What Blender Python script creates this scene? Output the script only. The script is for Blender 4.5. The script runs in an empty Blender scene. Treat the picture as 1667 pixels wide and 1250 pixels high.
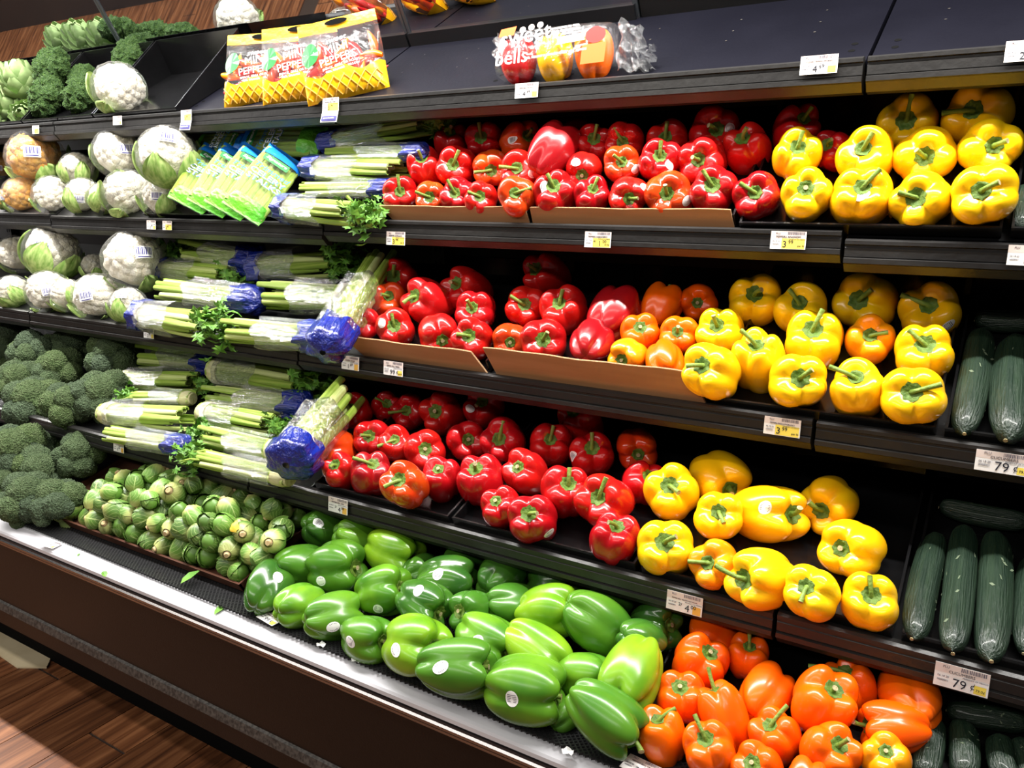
import bpy, bmesh, math, random
from math import sin, cos, pi, sqrt, exp, atan2, radians, hypot, tan
from mathutils import Vector, Matrix, noise, Quaternion
from mathutils.bvhtree import BVHTree

sc = bpy.context.scene
COL = sc.collection
random.seed(7)

# ------------------------------------------------------------------ camera, world, lights, exposure
EYE = 1.36                       # camera height above the floor
F, CX, CY = 1300.0, 833.5, 625.0
PITCH = math.atan(312 / 1300.0)
HEAD = atan2(2173.5, hypot(1300, 312))
hd = Vector((-cos(HEAD), sin(HEAD), 0))
FWD = (hd * cos(PITCH) + Vector((0, 0, -sin(PITCH)))).normalized()
RIGHT = FWD.cross(Vector((0, 0, 1))).normalized()
UP = RIGHT.cross(FWD).normalized()
CAM = Vector((0, 0, EYE))
cam_d = bpy.data.cameras.new('camera')
cam = bpy.data.objects.new('camera', cam_d)
COL.objects.link(cam)
cam_d.sensor_fit = 'HORIZONTAL'
cam_d.sensor_width = 36.0
cam_d.lens = 36.0 * F / 1667.0
cam_d.clip_start = 0.02
m3 = Matrix((RIGHT, UP, -FWD)).transposed()
cam.matrix_world = Matrix.Translation(CAM) @ m3.to_4x4()
sc.camera = cam

wd = bpy.data.worlds.new('store_ambient')
sc.world = wd
wd.use_nodes = True
wd.node_tree.nodes['Background'].inputs[0].default_value = (1.0, 0.985, 0.96, 1)
wd.node_tree.nodes['Background'].inputs[1].default_value = 0.075

def area(name, loc, rot, sx, sy, power, color=(1, .96, .9)):
    l = bpy.data.lights.new(name, 'AREA')
    l.shape = 'RECTANGLE'; l.size = sx; l.size_y = sy; l.energy = power; l.color = color
    o = bpy.data.objects.new(name, l)
    o.location = loc; o.rotation_euler = rot
    COL.objects.link(o)
    return o
# LED strip running the length of the canopy of the case
area('canopy_led', (-5.05, 1.235, EYE + .96), (radians(-6), 0, 0), 12.0, .045, 345, (1, .97, .93))
# two continuous rows of store ceiling fixtures over the aisle
area('ceiling_fixture', (-3.2, -.6, 3.9), (0, 0, 0), 10., .25, 62, (1, .95, .88))
area('ceiling_fixture', (-3.2, -3.4, 3.9), (radians(25), 0, 0), 10., .4, 125, (1, .95, .88))

sc.view_settings.view_transform = 'Standard'
sc.view_settings.look = 'None'
sc.view_settings.gamma = 1.0
sc.view_settings.use_curve_mapping = False
sc.view_settings.exposure = 0.55
sc.cycles.use_denoising = True
sc.cycles.transparent_max_bounces = 16
sc.cycles.max_bounces = 8

# ------------------------------------------------------------------ helpers
def ray(u, v):
    return FWD + RIGHT * ((u - CX) / F) + UP * ((CY - v) / F)
def at_y(u, v, Y):
    d = ray(u, v); return CAM + d * (Y / d.y)
def at_z(u, v, Z):                # Z relative to the camera
    d = ray(u, v); return CAM + d * (Z / d.z)

MATS = {}
def nt(name):
    m = bpy.data.materials.new(name); m.use_nodes = True
    return m, m.node_tree, m.node_tree.nodes['Principled BSDF']
def node(t, typ, **kw):
    n = t.nodes.new(typ)
    for k, v in kw.items(): setattr(n, k, v)
    return n
def c4(c): return (c[0], c[1], c[2], 1)
def mat(name, c1, rough=.5, spec=.5, metal=0, c2=None, scale=8., bump=0., bscale=40., bdist=.01, coat=0., rnd=None, detail=3., sss=0, stretch=None, trans=0.):
    """principled material; c2 = noise-mixed second colour, rnd = colour mixed per object"""
    m, t, b = nt(name)
    b.inputs['Roughness'].default_value = rough
    b.inputs['Specular IOR Level'].default_value = spec
    b.inputs['Metallic'].default_value = metal
    b.inputs['Coat Weight'].default_value = coat
    b.inputs['Coat Roughness'].default_value = .12
    if sss:
        b.inputs['Subsurface Weight'].default_value = sss
        b.inputs['Subsurface Radius'].default_value = (.01, .006, .003)
        b.inputs['Subsurface Scale'].default_value = .5
    col = None
    tc = node(t, 'ShaderNodeTexCoord')
    src = tc.outputs['Object']
    if stretch:
        mp = node(t, 'ShaderNodeMapping'); mp.inputs['Scale'].default_value = stretch
        t.links.new(src, mp.inputs['Vector']); src = mp.outputs['Vector']
    if c2:
        n = node(t, 'ShaderNodeTexNoise'); n.inputs['Scale'].default_value = scale; n.inputs['Detail'].default_value = detail
        t.links.new(src, n.inputs['Vector'])
        r = node(t, 'ShaderNodeValToRGB')
        r.color_ramp.elements[0].position = .35; r.color_ramp.elements[0].color = c4(c1)
        r.color_ramp.elements[1].position = .68; r.color_ramp.elements[1].color = c4(c2)
        t.links.new(n.outputs['Fac'], r.inputs['Fac']); col = r.outputs['Color']
    if rnd:
        oi = node(t, 'ShaderNodeObjectInfo')
        mx = node(t, 'ShaderNodeMix', data_type='RGBA')
        mx.inputs['B'].default_value = c4(rnd)
        if col: t.links.new(col, mx.inputs['A'])
        else: mx.inputs['A'].default_value = c4(c1)
        t.links.new(oi.outputs['Random'], mx.inputs['Factor']); col = mx.outputs['Result']
    if col: t.links.new(col, b.inputs['Base Color'])
    else: b.inputs['Base Color'].default_value = c4(c1)
    if bump:
        n2 = node(t, 'ShaderNodeTexNoise'); n2.inputs['Scale'].default_value = bscale; n2.inputs['Detail'].default_value = 4
        t.links.new(src, n2.inputs['Vector'])
        bp = node(t, 'ShaderNodeBump'); bp.inputs['Strength'].default_value = bump; bp.inputs['Distance'].default_value = bdist
        t.links.new(n2.outputs['Fac'], bp.inputs['Height']); t.links.new(bp.outputs['Normal'], b.inputs['Normal'])
    MATS[name] = m
    return m

def film(name, tint=(1, 1, 1), gloss=.25, rough=.12, bscale=30., haze=.06, fr=.55):
    """thin clear plastic: see-through, a faint milky haze and crinkled gloss"""
    m, t, b = nt(name)
    t.nodes.remove(b)
    out = t.nodes['Material Output']
    tr = node(t, 'ShaderNodeBsdfTransparent'); tr.inputs[0].default_value = c4(tint)
    di = node(t, 'ShaderNodeBsdfDiffuse'); di.inputs[0].default_value = (.85, .87, .88, 1)
    gl = node(t, 'ShaderNodeBsdfGlossy'); gl.inputs['Roughness'].default_value = rough
    tc = node(t, 'ShaderNodeTexCoord')
    n2 = node(t, 'ShaderNodeTexNoise'); n2.inputs['Scale'].default_value = bscale; n2.inputs['Detail'].default_value = 5
    n2.inputs['Distortion'].default_value = 1.2
    t.links.new(tc.outputs['Object'], n2.inputs['Vector'])
    bp = node(t, 'ShaderNodeBump'); bp.inputs['Strength'].default_value = .8; bp.inputs['Distance'].default_value = .02
    t.links.new(n2.outputs['Fac'], bp.inputs['Height']); t.links.new(bp.outputs['Normal'], gl.inputs['Normal'])
    lw = node(t, 'ShaderNodeFresnel'); lw.inputs['IOR'].default_value = 1.45
    t.links.new(bp.outputs['Normal'], lw.inputs['Normal'])
    ma = node(t, 'ShaderNodeMath', operation='MULTIPLY_ADD'); ma.inputs[1].default_value = fr; ma.inputs[2].default_value = gloss * .12
    ma.use_clamp = True
    t.links.new(lw.outputs[0], ma.inputs[0])
    m1 = node(t, 'ShaderNodeMixShader'); m1.inputs[0].default_value = haze
    t.links.new(tr.outputs[0], m1.inputs[1]); t.links.new(di.outputs[0], m1.inputs[2])
    m2 = node(t, 'ShaderNodeMixShader')
    t.links.new(ma.outputs[0], m2.inputs[0]); t.links.new(m1.outputs[0], m2.inputs[1]); t.links.new(gl.outputs[0], m2.inputs[2])
    t.links.new(m2.outputs[0], out.inputs['Surface'])
    MATS[name] = m
    return m

def mesh_from(verts, faces, m=None, smooth=True, mats=None, fm=None):
    me = bpy.data.meshes.new('m')
    me.from_pydata([tuple(v) for v in verts], [], faces)
    if mats:
        for x in mats: me.materials.append(MATS[x] if isinstance(x, str) else x)
        if fm: me.polygons.foreach_set('material_index', fm)
    elif m: me.materials.append(MATS[m] if isinstance(m, str) else m)
    if smooth: me.polygons.foreach_set('use_smooth', [True] * len(me.polygons))
    me.update()
    return me
def obj(name, me, parent=None, loc=None, matrix=None):
    o = bpy.data.objects.new(name, me)
    COL.objects.link(o)
    if parent: o.parent = parent
    if matrix is not None: o.matrix_basis = matrix
    if loc is not None: o.location = loc
    return o
def tag(o, label=None, cat=None, group=None, kind=None):
    if label: o['label'] = label
    if cat: o['category'] = cat
    if group: o['group'] = group
    if kind: o['kind'] = kind
    return o
def thing(name, label, cat, matrix=None, loc=None, group=None):
    o = obj(name, None, None, loc, matrix)
    o.empty_display_size = .03
    return tag(o, label, cat, group)

class MB:
    def __init__(s): s.v = []; s.f = []; s.m = []
    def add(s, vs, fs, mi=0):
        b = len(s.v); s.v += [tuple(x) for x in vs]; s.f += [tuple(i + b for i in f) for f in fs]; s.m += [mi] * len(fs)
    def box(s, x0, x1, y0, y1, z0, z1, mi=0):
        s.add([(x0, y0, z0), (x1, y0, z0), (x1, y1, z0), (x0, y1, z0), (x0, y0, z1), (x1, y0, z1), (x1, y1, z1), (x0, y1, z1)],
              [(0, 3, 2, 1), (4, 5, 6, 7), (0, 1, 5, 4), (1, 2, 6, 5), (2, 3, 7, 6), (3, 0, 4, 7)], mi)
    def slab(s, pts, n, th, mi=0):      # quad pts thickened along -n
        n = Vector(n).normalized() * th
        a = [Vector(p) for p in pts]; b = [p - n for p in a]
        k = len(a)
        s.add(a + b, [tuple(range(k)), tuple(range(2 * k - 1, k - 1, -1))] + [(i, i + k, (i + 1) % k + k, (i + 1) % k) for i in range(k)], mi)
    def extrude_x(s, prof, x0, x1, mi=0):   # closed profile of (y,z)
        k = len(prof)
        s.add([(x0, y, z) for y, z in prof] + [(x1, y, z) for y, z in prof],
              [(i, (i + 1) % k, (i + 1) % k + k, i + k) for i in range(k)] + [tuple(range(k - 1, -1, -1)), tuple(range(k, 2 * k))], mi)
    def tube(s, pts, radii, seg=8, mi=0, cap=True, capmi=None):
        pts = [Vector(p) for p in pts]; n = len(pts); vs = []; fs = []
        up = Vector((0, 0, 1)); t0 = (pts[1] - pts[0]).normalized()
        if abs(t0.dot(up)) > .9: up = Vector((1, 0, 0))
        a = t0.cross(up).normalized()
        for i, p in enumerate(pts):
            t = (pts[min(i + 1, n - 1)] - pts[max(i - 1, 0)]).normalized()
            a = (a - t * a.dot(t)).normalized(); b = t.cross(a)
            r = radii[i] if hasattr(radii, '__len__') else radii
            for j in range(seg):
                q = 2 * pi * j / seg
                vs.append(p + (a * cos(q) + b * sin(q)) * r)
        for i in range(n - 1):
            for j in range(seg):
                fs.append((i * seg + j, i * seg + (j + 1) % seg, (i + 1) * seg + (j + 1) % seg, (i + 1) * seg + j))
        s.add(vs, fs, mi)
        if cap:
            s.add([vs[j] for j in range(seg)], [tuple(range(seg - 1, -1, -1))], mi)
            s.add([vs[(n - 1) * seg + j] for j in range(seg)], [tuple(range(seg))], mi if capmi is None else capmi)
    def mesh(s, *mats, smooth=False):
        return mesh_from(s.v, s.f, None, smooth, mats, s.m)

_txt = {}
def text_mesh(s, size, m, extrude=.0002, align='LEFT', shear=0.):
    key = (s, size, m, align, shear)
    if key in _txt: return _txt[key]
    cu = bpy.data.curves.new('t', 'FONT'); cu.body = s; cu.size = size; cu.extrude = extrude; cu.align_x = align; cu.shear = shear
    cu.resolution_u = 2
    o = bpy.data.objects.new('t', cu); COL.objects.link(o)
    dg = bpy.context.evaluated_depsgraph_get()
    me = bpy.data.meshes.new_from_object(o.evaluated_get(dg))
    bpy.data.objects.remove(o); bpy.data.curves.remove(cu)
    me.materials.clear(); me.materials.append(MATS[m])
    _txt[key] = me
    return me
def frame_mat(loc, x, y, z, s=1.0):
    m = Matrix((Vector(x), Vector(y), Vector(z))).transposed().to_4x4()
    for i in range(3): m.col[i] = m.col[i] * s
    m.translation = loc
    return m
def basis_z(z, hint=(0, 0, 1), roll=0.):
    z = Vector(z).normalized(); h = Vector(hint)
    if abs(h.normalized().dot(z)) > .97: h = Vector((1, 0, 0))
    x = h.cross(z).normalized(); y = z.cross(x)
    if roll:
        x, y = x * cos(roll) + y * sin(roll), y * cos(roll) - x * sin(roll)
    return x, y, z

# ------------------------------------------------------------------ materials
mat('rail_plastic', (.012, .0115, .0115), .4, .4, c2=(.022, .021, .02), scale=5, bump=.1, bscale=60)
mat('black_steel', (.003, .003, .0035), .4, .3, c2=(.006, .006, .007), scale=3)
mat('navy_panel', (.0026, .0026, .0056), .5, .12, c2=(.0045, .0045, .0085), scale=4, bump=.05, bscale=120)
mat('tray_black', (.0028, .0028, .003), .2, .4, c2=(.005, .005, .0055), scale=6)
mat('hole_black', (.001, .001, .001), .9, .1)
mat('back_black', (.002, .002, .0022), .5, .25)
mat('front_laminate', (.0045, .003, .0025), .42, .2, c2=(.0085, .0055, .0045), scale=2.2, bump=.06, bscale=300)
mat('strip_metal', (.025, .022, .02), .5, .4, .2, c2=(.10, .09, .08), scale=140, detail=6)
mat('bumper_white', (.55, .55, .58), .6, .12, c2=(.61, .60, .635), scale=6)
mat('bumper_grey', (.42, .43, .44), .5, .2)
mat('chrome', (.22, .21, .21), .22, .5, 1.)
mat('dark_gasket', (.012, .010, .012), .5)
mat('mat_plastic', (.016, .016, .017), .3, .5)
mat('mirror_glass', (.62, .64, .66), .015, .5, 1.)
mat('mirror_trim', (.16, .18, .2), .25, .5, .9)
mat('cardboard', (.30, .145, .06), .75, .25, c2=(.36, .18, .08), scale=3, stretch=(1.5, 1, 22))
mat('cardboard_edge', (.36, .22, .12), .85, .2, c2=(.2, .11, .05), scale=300)
mat('cardboard_dark', (.06, .022, .012), .8, .2, c2=(.10, .04, .022), scale=9)
mat('paper_white', (.80, .79, .77), .6, .3)
mat('paper_pink', (.68, .58, .53), .6, .3)
mat('paper_yellow', (.82, .66, .10), .6, .3)
mat('paper_orange', (.78, .45, .08), .6, .3)
mat('ink', (.02, .02, .03), .7, .2)
mat('ink_grey', (.12, .11, .14), .7, .2)
mat('ink_navy', (.05, .045, .2), .6, .3)
mat('ink_white', (.9, .9, .9), .45, .3)
mat('ink_blue', (.03, .22, .50), .45, .3)
mat('red_pepper', (.47, .006, .006), .23, .42, c2=(.56, .014, .006), scale=1.5, coat=.2, rnd=(.38, .004, .008))
mat('scarlet_pepper', (.60, .030, .006), .17, .5, c2=(.66, .075, .006), scale=1.3, coat=.35)
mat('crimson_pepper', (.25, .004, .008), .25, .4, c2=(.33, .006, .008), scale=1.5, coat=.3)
mat('yellow_pepper', (.90, .50, .0035), .2, .5, c2=(.87, .36, .0035), scale=.9, coat=.12, rnd=(.92, .57, .005))
mat('orange_pepper', (.80, .10, .001), .25, .42, c2=(.76, .07, .001), scale=1.0, coat=.15, rnd=(.84, .135, .001))
mat('amber_pepper', (.88, .33, .0035), .2, .5, c2=(.84, .2, .0035), scale=1.0, coat=.3)
mat('green_pepper', (.045, .165, .010), .27, .45, c2=(.15, .33, .014), scale=1.25, coat=.06, rnd=(.04, .14, .012))
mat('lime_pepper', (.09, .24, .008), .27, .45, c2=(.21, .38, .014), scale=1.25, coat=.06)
mat('dark_pepper', (.022, .085, .012), .2, .5, c2=(.05, .15, .012), scale=1.25, coat=.08)  # dark skins, and rear-row peppers with the shelf's shade put into the colour
mat('calyx_green', (.055, .115, .012), .55, .3, c2=(.12, .19, .025), scale=9, bump=.4, bscale=14)
mat('stem_green', (.11, .19, .022), .45, .35, c2=(.20, .28, .05), scale=6, bump=.25, bscale=18)
mat('stem_cut', (.42, .36, .2), .8, .2, c2=(.2, .16, .08), scale=30)
mat('broccoli_green', (.14, .225, .075), .8, .2, c2=(.23, .32, .13), scale=9, bump=1., bscale=42, bdist=.12, rnd=(.13, .19, .11))
mat('broccoli_stalk', (.28, .42, .10), .6, .3, c2=(.4, .5, .18), scale=6)
mat('kale_green', (.045, .12, .022), .7, .3, c2=(.13, .25, .05), scale=10, bump=1., bscale=26, bdist=.12)
mat('kale_stem', (.22, .4, .06), .6, .3)
mat('curd_white', (.88, .80, .62), .7, .25, c2=(.93, .90, .80), scale=5, bump=.7, bscale=40, sss=.0)
mat('curd_orange', (.78, .33, .03), .7, .25, c2=(.85, .48, .08), scale=5, bump=.7, bscale=60)
mat('cauli_leaf', (.17, .31, .06), .55, .35, c2=(.44, .56, .20), scale=6, stretch=(3, 3, 1))
mat('artichoke_green', (.20, .30, .11), .6, .3, c2=(.30, .40, .17), scale=5)
mat('celery_stalk', (.22, .37, .03), .4, .4, c2=(.40, .53, .09), scale=3.2, bump=.5, bscale=60, stretch=(.35, 9, 9))
mat('celery_pale', (.46, .56, .14), .4, .4, c2=(.62, .69, .30), scale=3.2, bump=.4, bscale=60, stretch=(.35, 9, 9))
mat('celery_leaf', (.055, .17, .014), .5, .35, c2=(.13, .28, .03), scale=9)
mat('celery_butt', (.62, .62, .36), .7, .3, c2=(.45, .4, .2), scale=12)
mat('blue_plastic', (.003, .009, .13), .2, .5, c2=(.005, .018, .24), scale=7, bump=.9, bscale=12, coat=.3)
mat('sky_blue_plastic', (.008, .15, .60), .3, .5, c2=(.012, .19, .68), scale=4, bump=.3, bscale=12)
mat('green_print', (.16, .55, .03), .35, .5, c2=(.08, .40, .03), scale=3, bump=.5, bscale=16)
mat('logo_green', (.008, .16, .03), .4, .4)
mat('cucumber_skin', (.006, .016, .009), .4, .4, c2=(.015, .030, .016), scale=5, bump=.5, bscale=16, coat=.15, stretch=(1, 1, .3))
mat('cucumber_scar', (.10, .13, .08), .7, .3)
mat('bag_yellow', (.83, .40, .006), .3, .5, c2=(.88, .50, .01), scale=4, bump=.5, bscale=14)
mat('label_orange', (.80, .12, .012), .4, .4)
mat('label_red', (.5, .02, .015), .4, .4)
mat('led_housing', (.5, .5, .5), .4)
mat('cream_board', (.62, .52, .34), .8, .2, c2=(.5, .40, .24), scale=8)
mat('island_black', (.01, .01, .011), .4)
film('wrap_film', haze=.03, gloss=.15)
film('sleeve_film', haze=.03, gloss=.35, bscale=14)
film('clear_bag', haze=.02, gloss=.12, bscale=14, rough=.16, fr=.22)
film('crinkle_film', haze=.12, gloss=1.6, rough=.08, bscale=40)
# ------------------------------------------------------------------ the case: measures (Y into the case, Z relative to the eye)
JOINT = [.976, -.244, -1.464, -2.684, -3.904, -5.124]       # section joints along the case
SH = {                      # tray-floor front edge Y, Z (rel. eye), tilt, depth
    1: (1.545, .220, 30., .37),
    2: (1.495, -.070, 37., .38),
    3: (1.385, -.378, 25., .45),
    4: (1.205, -.648, 15., .50),
    5: (1.045, -.845, 17., .50),
}
RAIL_DZ = {1: [0] * 5, 2: [-.010, .004, -.006, 0, 0], 3: [0, .002, 0, 0, 0], 4: [0, 0, .002, 0, 0]}
class Plane:
    def __init__(s, k):
        y, z, a, d = SH[k]
        s.o = Vector((0, y, z + EYE)); a = radians(a)
        s.t = Vector((0, cos(a), sin(a))); s.n = Vector((0, -sin(a), cos(a))); s.d = d
    def hit(s, u, v, h=0.):
        d = ray(u, v); t = (s.n.dot(s.o - CAM) + h) / s.n.dot(d)
        return CAM + d * t
    def height(s, p): return s.n.dot(p - s.o)
    def pt(s, x, along, h=0.): return Vector((x, 0, 0)) + s.o + s.t * along + s.n * h
PL = {k: Plane(k) for k in SH}
SHELFNAME = {1: 'top shelf', 2: 'second shelf', 3: 'third shelf', 4: 'fourth shelf', 5: 'bottom deck'}

# ------------------------------------------------------------------ floor with planks
def wood_material():
    m, t, b = nt('floor_wood')
    tc = node(t, 'ShaderNodeTexCoord'); oi = node(t, 'ShaderNodeObjectInfo')
    mp = node(t, 'ShaderNodeMapping'); mp.inputs['Scale'].default_value = (3, 42, 1)
    ad = node(t, 'ShaderNodeVectorMath', operation='ADD')
    cb = node(t, 'ShaderNodeCombineXYZ'); mu = node(t, 'ShaderNodeMath', operation='MULTIPLY'); mu.inputs[1].default_value = 37.
    t.links.new(oi.outputs['Random'], mu.inputs[0]); t.links.new(mu.outputs[0], cb.inputs[0]); t.links.new(mu.outputs[0], cb.inputs[1])
    t.links.new(tc.outputs['Object'], ad.inputs[0]); t.links.new(cb.outputs[0], ad.inputs[1]); t.links.new(ad.outputs[0], mp.inputs['Vector'])
    n = node(t, 'ShaderNodeTexNoise'); n.inputs['Scale'].default_value = 1.; n.inputs['Detail'].default_value = 6; n.inputs['Distortion'].default_value = .6
    t.links.new(mp.outputs[0], n.inputs['Vector'])
    r = node(t, 'ShaderNodeValToRGB')
    r.color_ramp.elements[0].position = .3; r.color_ramp.elements[0].color = (.045, .016, .008, 1)
    r.color_ramp.elements[1].position = .7; r.color_ramp.elements[1].color = (.29, .12, .05, 1)
    e = r.color_ramp.elements.new(.5); e.color = (.15, .054, .021, 1)
    t.links.new(n.outputs['Fac'], r.inputs['Fac'])
    hs = node(t, 'ShaderNodeHueSaturation'); mr = node(t, 'ShaderNodeMapRange'); mr.inputs['To Min'].default_value = .75; mr.inputs['To Max'].default_value = 1.3
    t.links.new(oi.outputs['Random'], mr.inputs['Value']); t.links.new(mr.outputs[0], hs.inputs['Value'])
    t.links.new(r.outputs[0], hs.inputs['Color']); t.links.new(hs.outputs[0], b.inputs['Base Color'])
    b.inputs['Roughness'].default_value = .42
    b.inputs['Specular IOR Level'].default_value = .3
    MATS['floor_wood'] = m
wood_material()
mat('subfloor', (.03, .015, .008), .8)
fb = MB(); fb.box(-14, 3, -5, 2.4, -.03, -.004)
floor = tag(obj('floor', fb.mesh('subfloor')), 'reddish brown wood-look plank floor in the aisle', 'floor', kind='structure')
pb = MB(); pb.box(-.596, .596, -.0735, .0735, -.004, 0)
plank_me = pb.mesh('floor_wood')
# planks run away from the case front at an angle to it, as in the photo
PA = radians(0.0)
for c in range(-34, 8):                       # columns of planks across X, boards running along Y
    x = c * .15
    if x < -4.3 or x > .6: continue
    for r in range(-2, 2):
        y = r * 1.2 + (c * .37 % 1.2)
        if y - .6 > 1.5: continue
        o = obj('plank', plank_me, floor); o.location = (x, y, 0); o.rotation_euler = (0, 0, pi / 2)
far = MB()
for c in range(-93, -28):                     # the aisle floor farther off (seen only in the mirror)
    x = c * .15
    if x >= -4.35: continue
    for r in range(-3, 2):
        y = r * 1.2 + (c * .37 % 1.2)
        far.box(x - .0735, x + .0735, y - .596, y + .596, -.004, 0)
o = obj('far_planks', mesh_from(far.v, far.f, None, False), floor); 
m2 = MATS['floor_wood'].copy(); MATS['floor_wood_far'] = m2
for n_ in m2.node_tree.nodes:
    if n_.type == 'MAPPING': n_.inputs['Scale'].default_value = (42, 3, 1)
o.data.materials.append(m2); o['kind'] = 'stuff'
cb_ = MB()
pts = [(-2.60, 1.03), (-2.33, 1.015), (-2.255, 1.06), (-2.30, 1.10), (-2.62, 1.115), (-2.62, 1.06)]
cb_.slab([(x, y, .006) for x, y in pts], (0, 0, 1), .005)
tag(obj('torn_board', cb_.mesh('cream_board')), 'torn cream cardboard scrap on the floor under the case', 'cardboard scrap')

# ------------------------------------------------------------------ refrigerated case body
X0, X1 = -5.12, .97
case = thing('refrigerated_case', 'long black open-front produce case with pale bumper rail', 'display case', loc=(0, 0, 0))
def zz(z): return z + EYE
def part(name, mb, *mats, parent=None, smooth=False):
    return obj(name, mb.mesh(*mats, smooth=smooth), parent or case)
b = MB(); b.box(X0, X1, .962, .985, zz(-1.086), zz(-.905)); part('front_panel', b, 'front_laminate')
b = MB(); b.box(X0, X1, .965, .985, zz(-1.166), zz(-1.112)); part('lower_panel', b, 'front_laminate')
b = MB(); b.extrude_x([(.964, zz(-1.086)), (.957, zz(-1.09)), (.951, zz(-1.108)), (.957, zz(-1.114)), (.97, zz(-1.114)), (.97, zz(-1.086))], X0, X1); part('seam_strip', b, 'strip_metal')
b = MB(); b.box(X0, X1, 1.09, 1.11, .0005, zz(-1.15)); part('kick_plate', b, 'hole_black')
b = MB(); b.box(X0, X1, .985, 1.95, zz(-1.15), zz(-1.0)); part('base_tank', b, 'back_black')
# bumper: rounded pale rail, gasket, two chrome strips
b = MB(); b.extrude_x([(.988, zz(-.850)), (.957, zz(-.8565)), (.951, zz(-.8585)), (.948, zz(-.863)), (.948, zz(-.871)), (.952, zz(-.8745)), (.99, zz(-.8745))], X0, X1); part('bumper', b, 'bumper_white')
b = MB(); b.extrude_x([(.996, zz(-.8482)), (.984, zz(-.8495)), (.984, zz(-.8525)), (.996, zz(-.853))], X0, X1); part('glass_lip', b, 'bumper_grey')
b = MB(); b.box(X0, X1, .957, .99, zz(-.8775), zz(-.8742)); part('gasket', b, 'dark_gasket')
b = MB()
b.extrude_x([(.985, zz(-.877)), (.953, zz(-.877)), (.946, zz(-.8785)), (.943, zz(-.882)), (.943, zz(-.887)), (.946, zz(-.891)), (.953, zz(-.892)), (.985, zz(-.892))], X0, X1); part('chrome_strip', b, 'chrome', smooth=False)
b = MB(); b.extrude_x([(.985, zz(-.8925)), (.955, zz(-.8925)), (.95, zz(-.8955)), (.95, zz(-.9)), (.955, zz(-.903)), (.985, zz(-.905))], X0, X1); part('chrome_strip', b, 'chrome', smooth=False)
# bottom deck pan and its perforated mat
b = MB(); b.slab([(X0, .985, zz(-.858)), (X1, .985, zz(-.858)), (X1, 1.06, zz(-.858)), (X0, 1.06, zz(-.858))], (0, 0, 1), .02)
P5 = PL[5]
b.slab([P5.pt(X0, .01, -.012), P5.pt(X1, .01, -.012), P5.pt(X1, .62, -.012), P5.pt(X0, .62, -.012)], P5.n, .012); part('deck_pan', b, 'back_black')
# lattice mat: two families of diagonal ribs
def lattice(mb, x0, x1, a0, a1, P, pitch, w, h):
    L = a1 - a0
    n = int((x1 - x0 + L) / pitch) + 1
    for k in range(n):
        for sgn in (1, -1):
            xs = x0 - L + k * pitch if sgn == 1 else x0 + k * pitch
            p0 = [xs, a0]; p1 = [xs + sgn * L * 1.0, a1]
            # clip to x range
            def clip(p, q, xc):
                f = (xc - p[0]) / (q[0] - p[0]); return [xc, p[1] + f * (q[1] - p[1])]
            a, c = (p0, p1) if p0[0] < p1[0] else (p1, p0)
            if c[0] <= x0 or a[0] >= x1: continue
            if a[0] < x0: a = clip(a, c, x0)
            if c[0] > x1: c = clip(a, c, x1)
            if hypot(c[0] - a[0], c[1] - a[1]) < .004: continue
            A = P(a[0], a[1]); B = P(c[0], c[1])
            n_ = P.n if hasattr(P, 'n') else Vector((0, 0, 1))
            s_ = (B - A).normalized().cross(n_) * (w / 2)
            up = n_ * h
            mb.add([A - s_, A + s_, B + s_, B - s_, A - s_ * .55 + up, A + s_ * .55 + up, B + s_ * .55 + up, B - s_ * .55 + up],
                   [(4, 5, 6, 7), (0, 4, 7, 3), (1, 2, 6, 5)])
class DeckMat:
    n = Vector((0, 0, 1))
    def __call__(s, x, a):
        f = max(0., min(1., (x + 2.3) / 1.7)); y = .990 - .026 * f + a
        return Vector((x, y, zz(-.8465) - .007 * max(0., min(1., (y - .985) / .01))))
b = MB(); lattice(b, -3.6, .6, 0, .075, DeckMat(), .0105, .0042, .004)
DM = DeckMat()
o = part('deck_mat', b, 'mat_plastic'); o['kind'] = 'stuff'

# back wall, uprights, end, canopy
b = MB(); b.box(X0, X1, 1.99, 2.02, .2, zz(1.1)); wall = tag(obj('wall_back', b.mesh('back_black')), 'black steel rear liner of the case behind the shelves', 'wall', kind='structure')
for i, x in enumerate(JOINT[1:5]):
    up_ = MB(); up_.box(x - .022, x + .022, 1.955, 1.99, zz(-.9), zz(.36))
    o = obj('upright', up_.mesh('black_steel'), wall)
    sl = MB()
    for k in range(26):
        z = zz(-.85) + k * .045
        sl.box(x - .012, x - .006, 1.9535, 1.956, z, z + .018); sl.box(x + .006, x + .012, 1.9535, 1.956, z, z + .018)
    s_ = obj('slots', sl.mesh('hole_black'), o); 
# horizontal air-duct slats in the rear liner above the second shelf
for k in range(4):
    b = MB(); b.box(X0, X1, 1.962, 1.99, zz(.02 + .035 * k), zz(.038 + .035 * k)); obj('air_slat', b.mesh('black_steel'), wall)
b = MB(); b.extrude_x([(1.16, zz(1.12)), (1.16, zz(.99)), (1.19, zz(.97)), (1.29, zz(.985)), (1.6, zz(1.0)), (2.02, zz(1.0)), (2.02, zz(1.12))], -11.1, X1)
part('canopy', b, 'black_steel')
b = MB(); b.box(-11.1, X1, 1.2, 1.27, zz(.968), zz(.982)); part('led_housing', b, 'led_housing')

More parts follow.
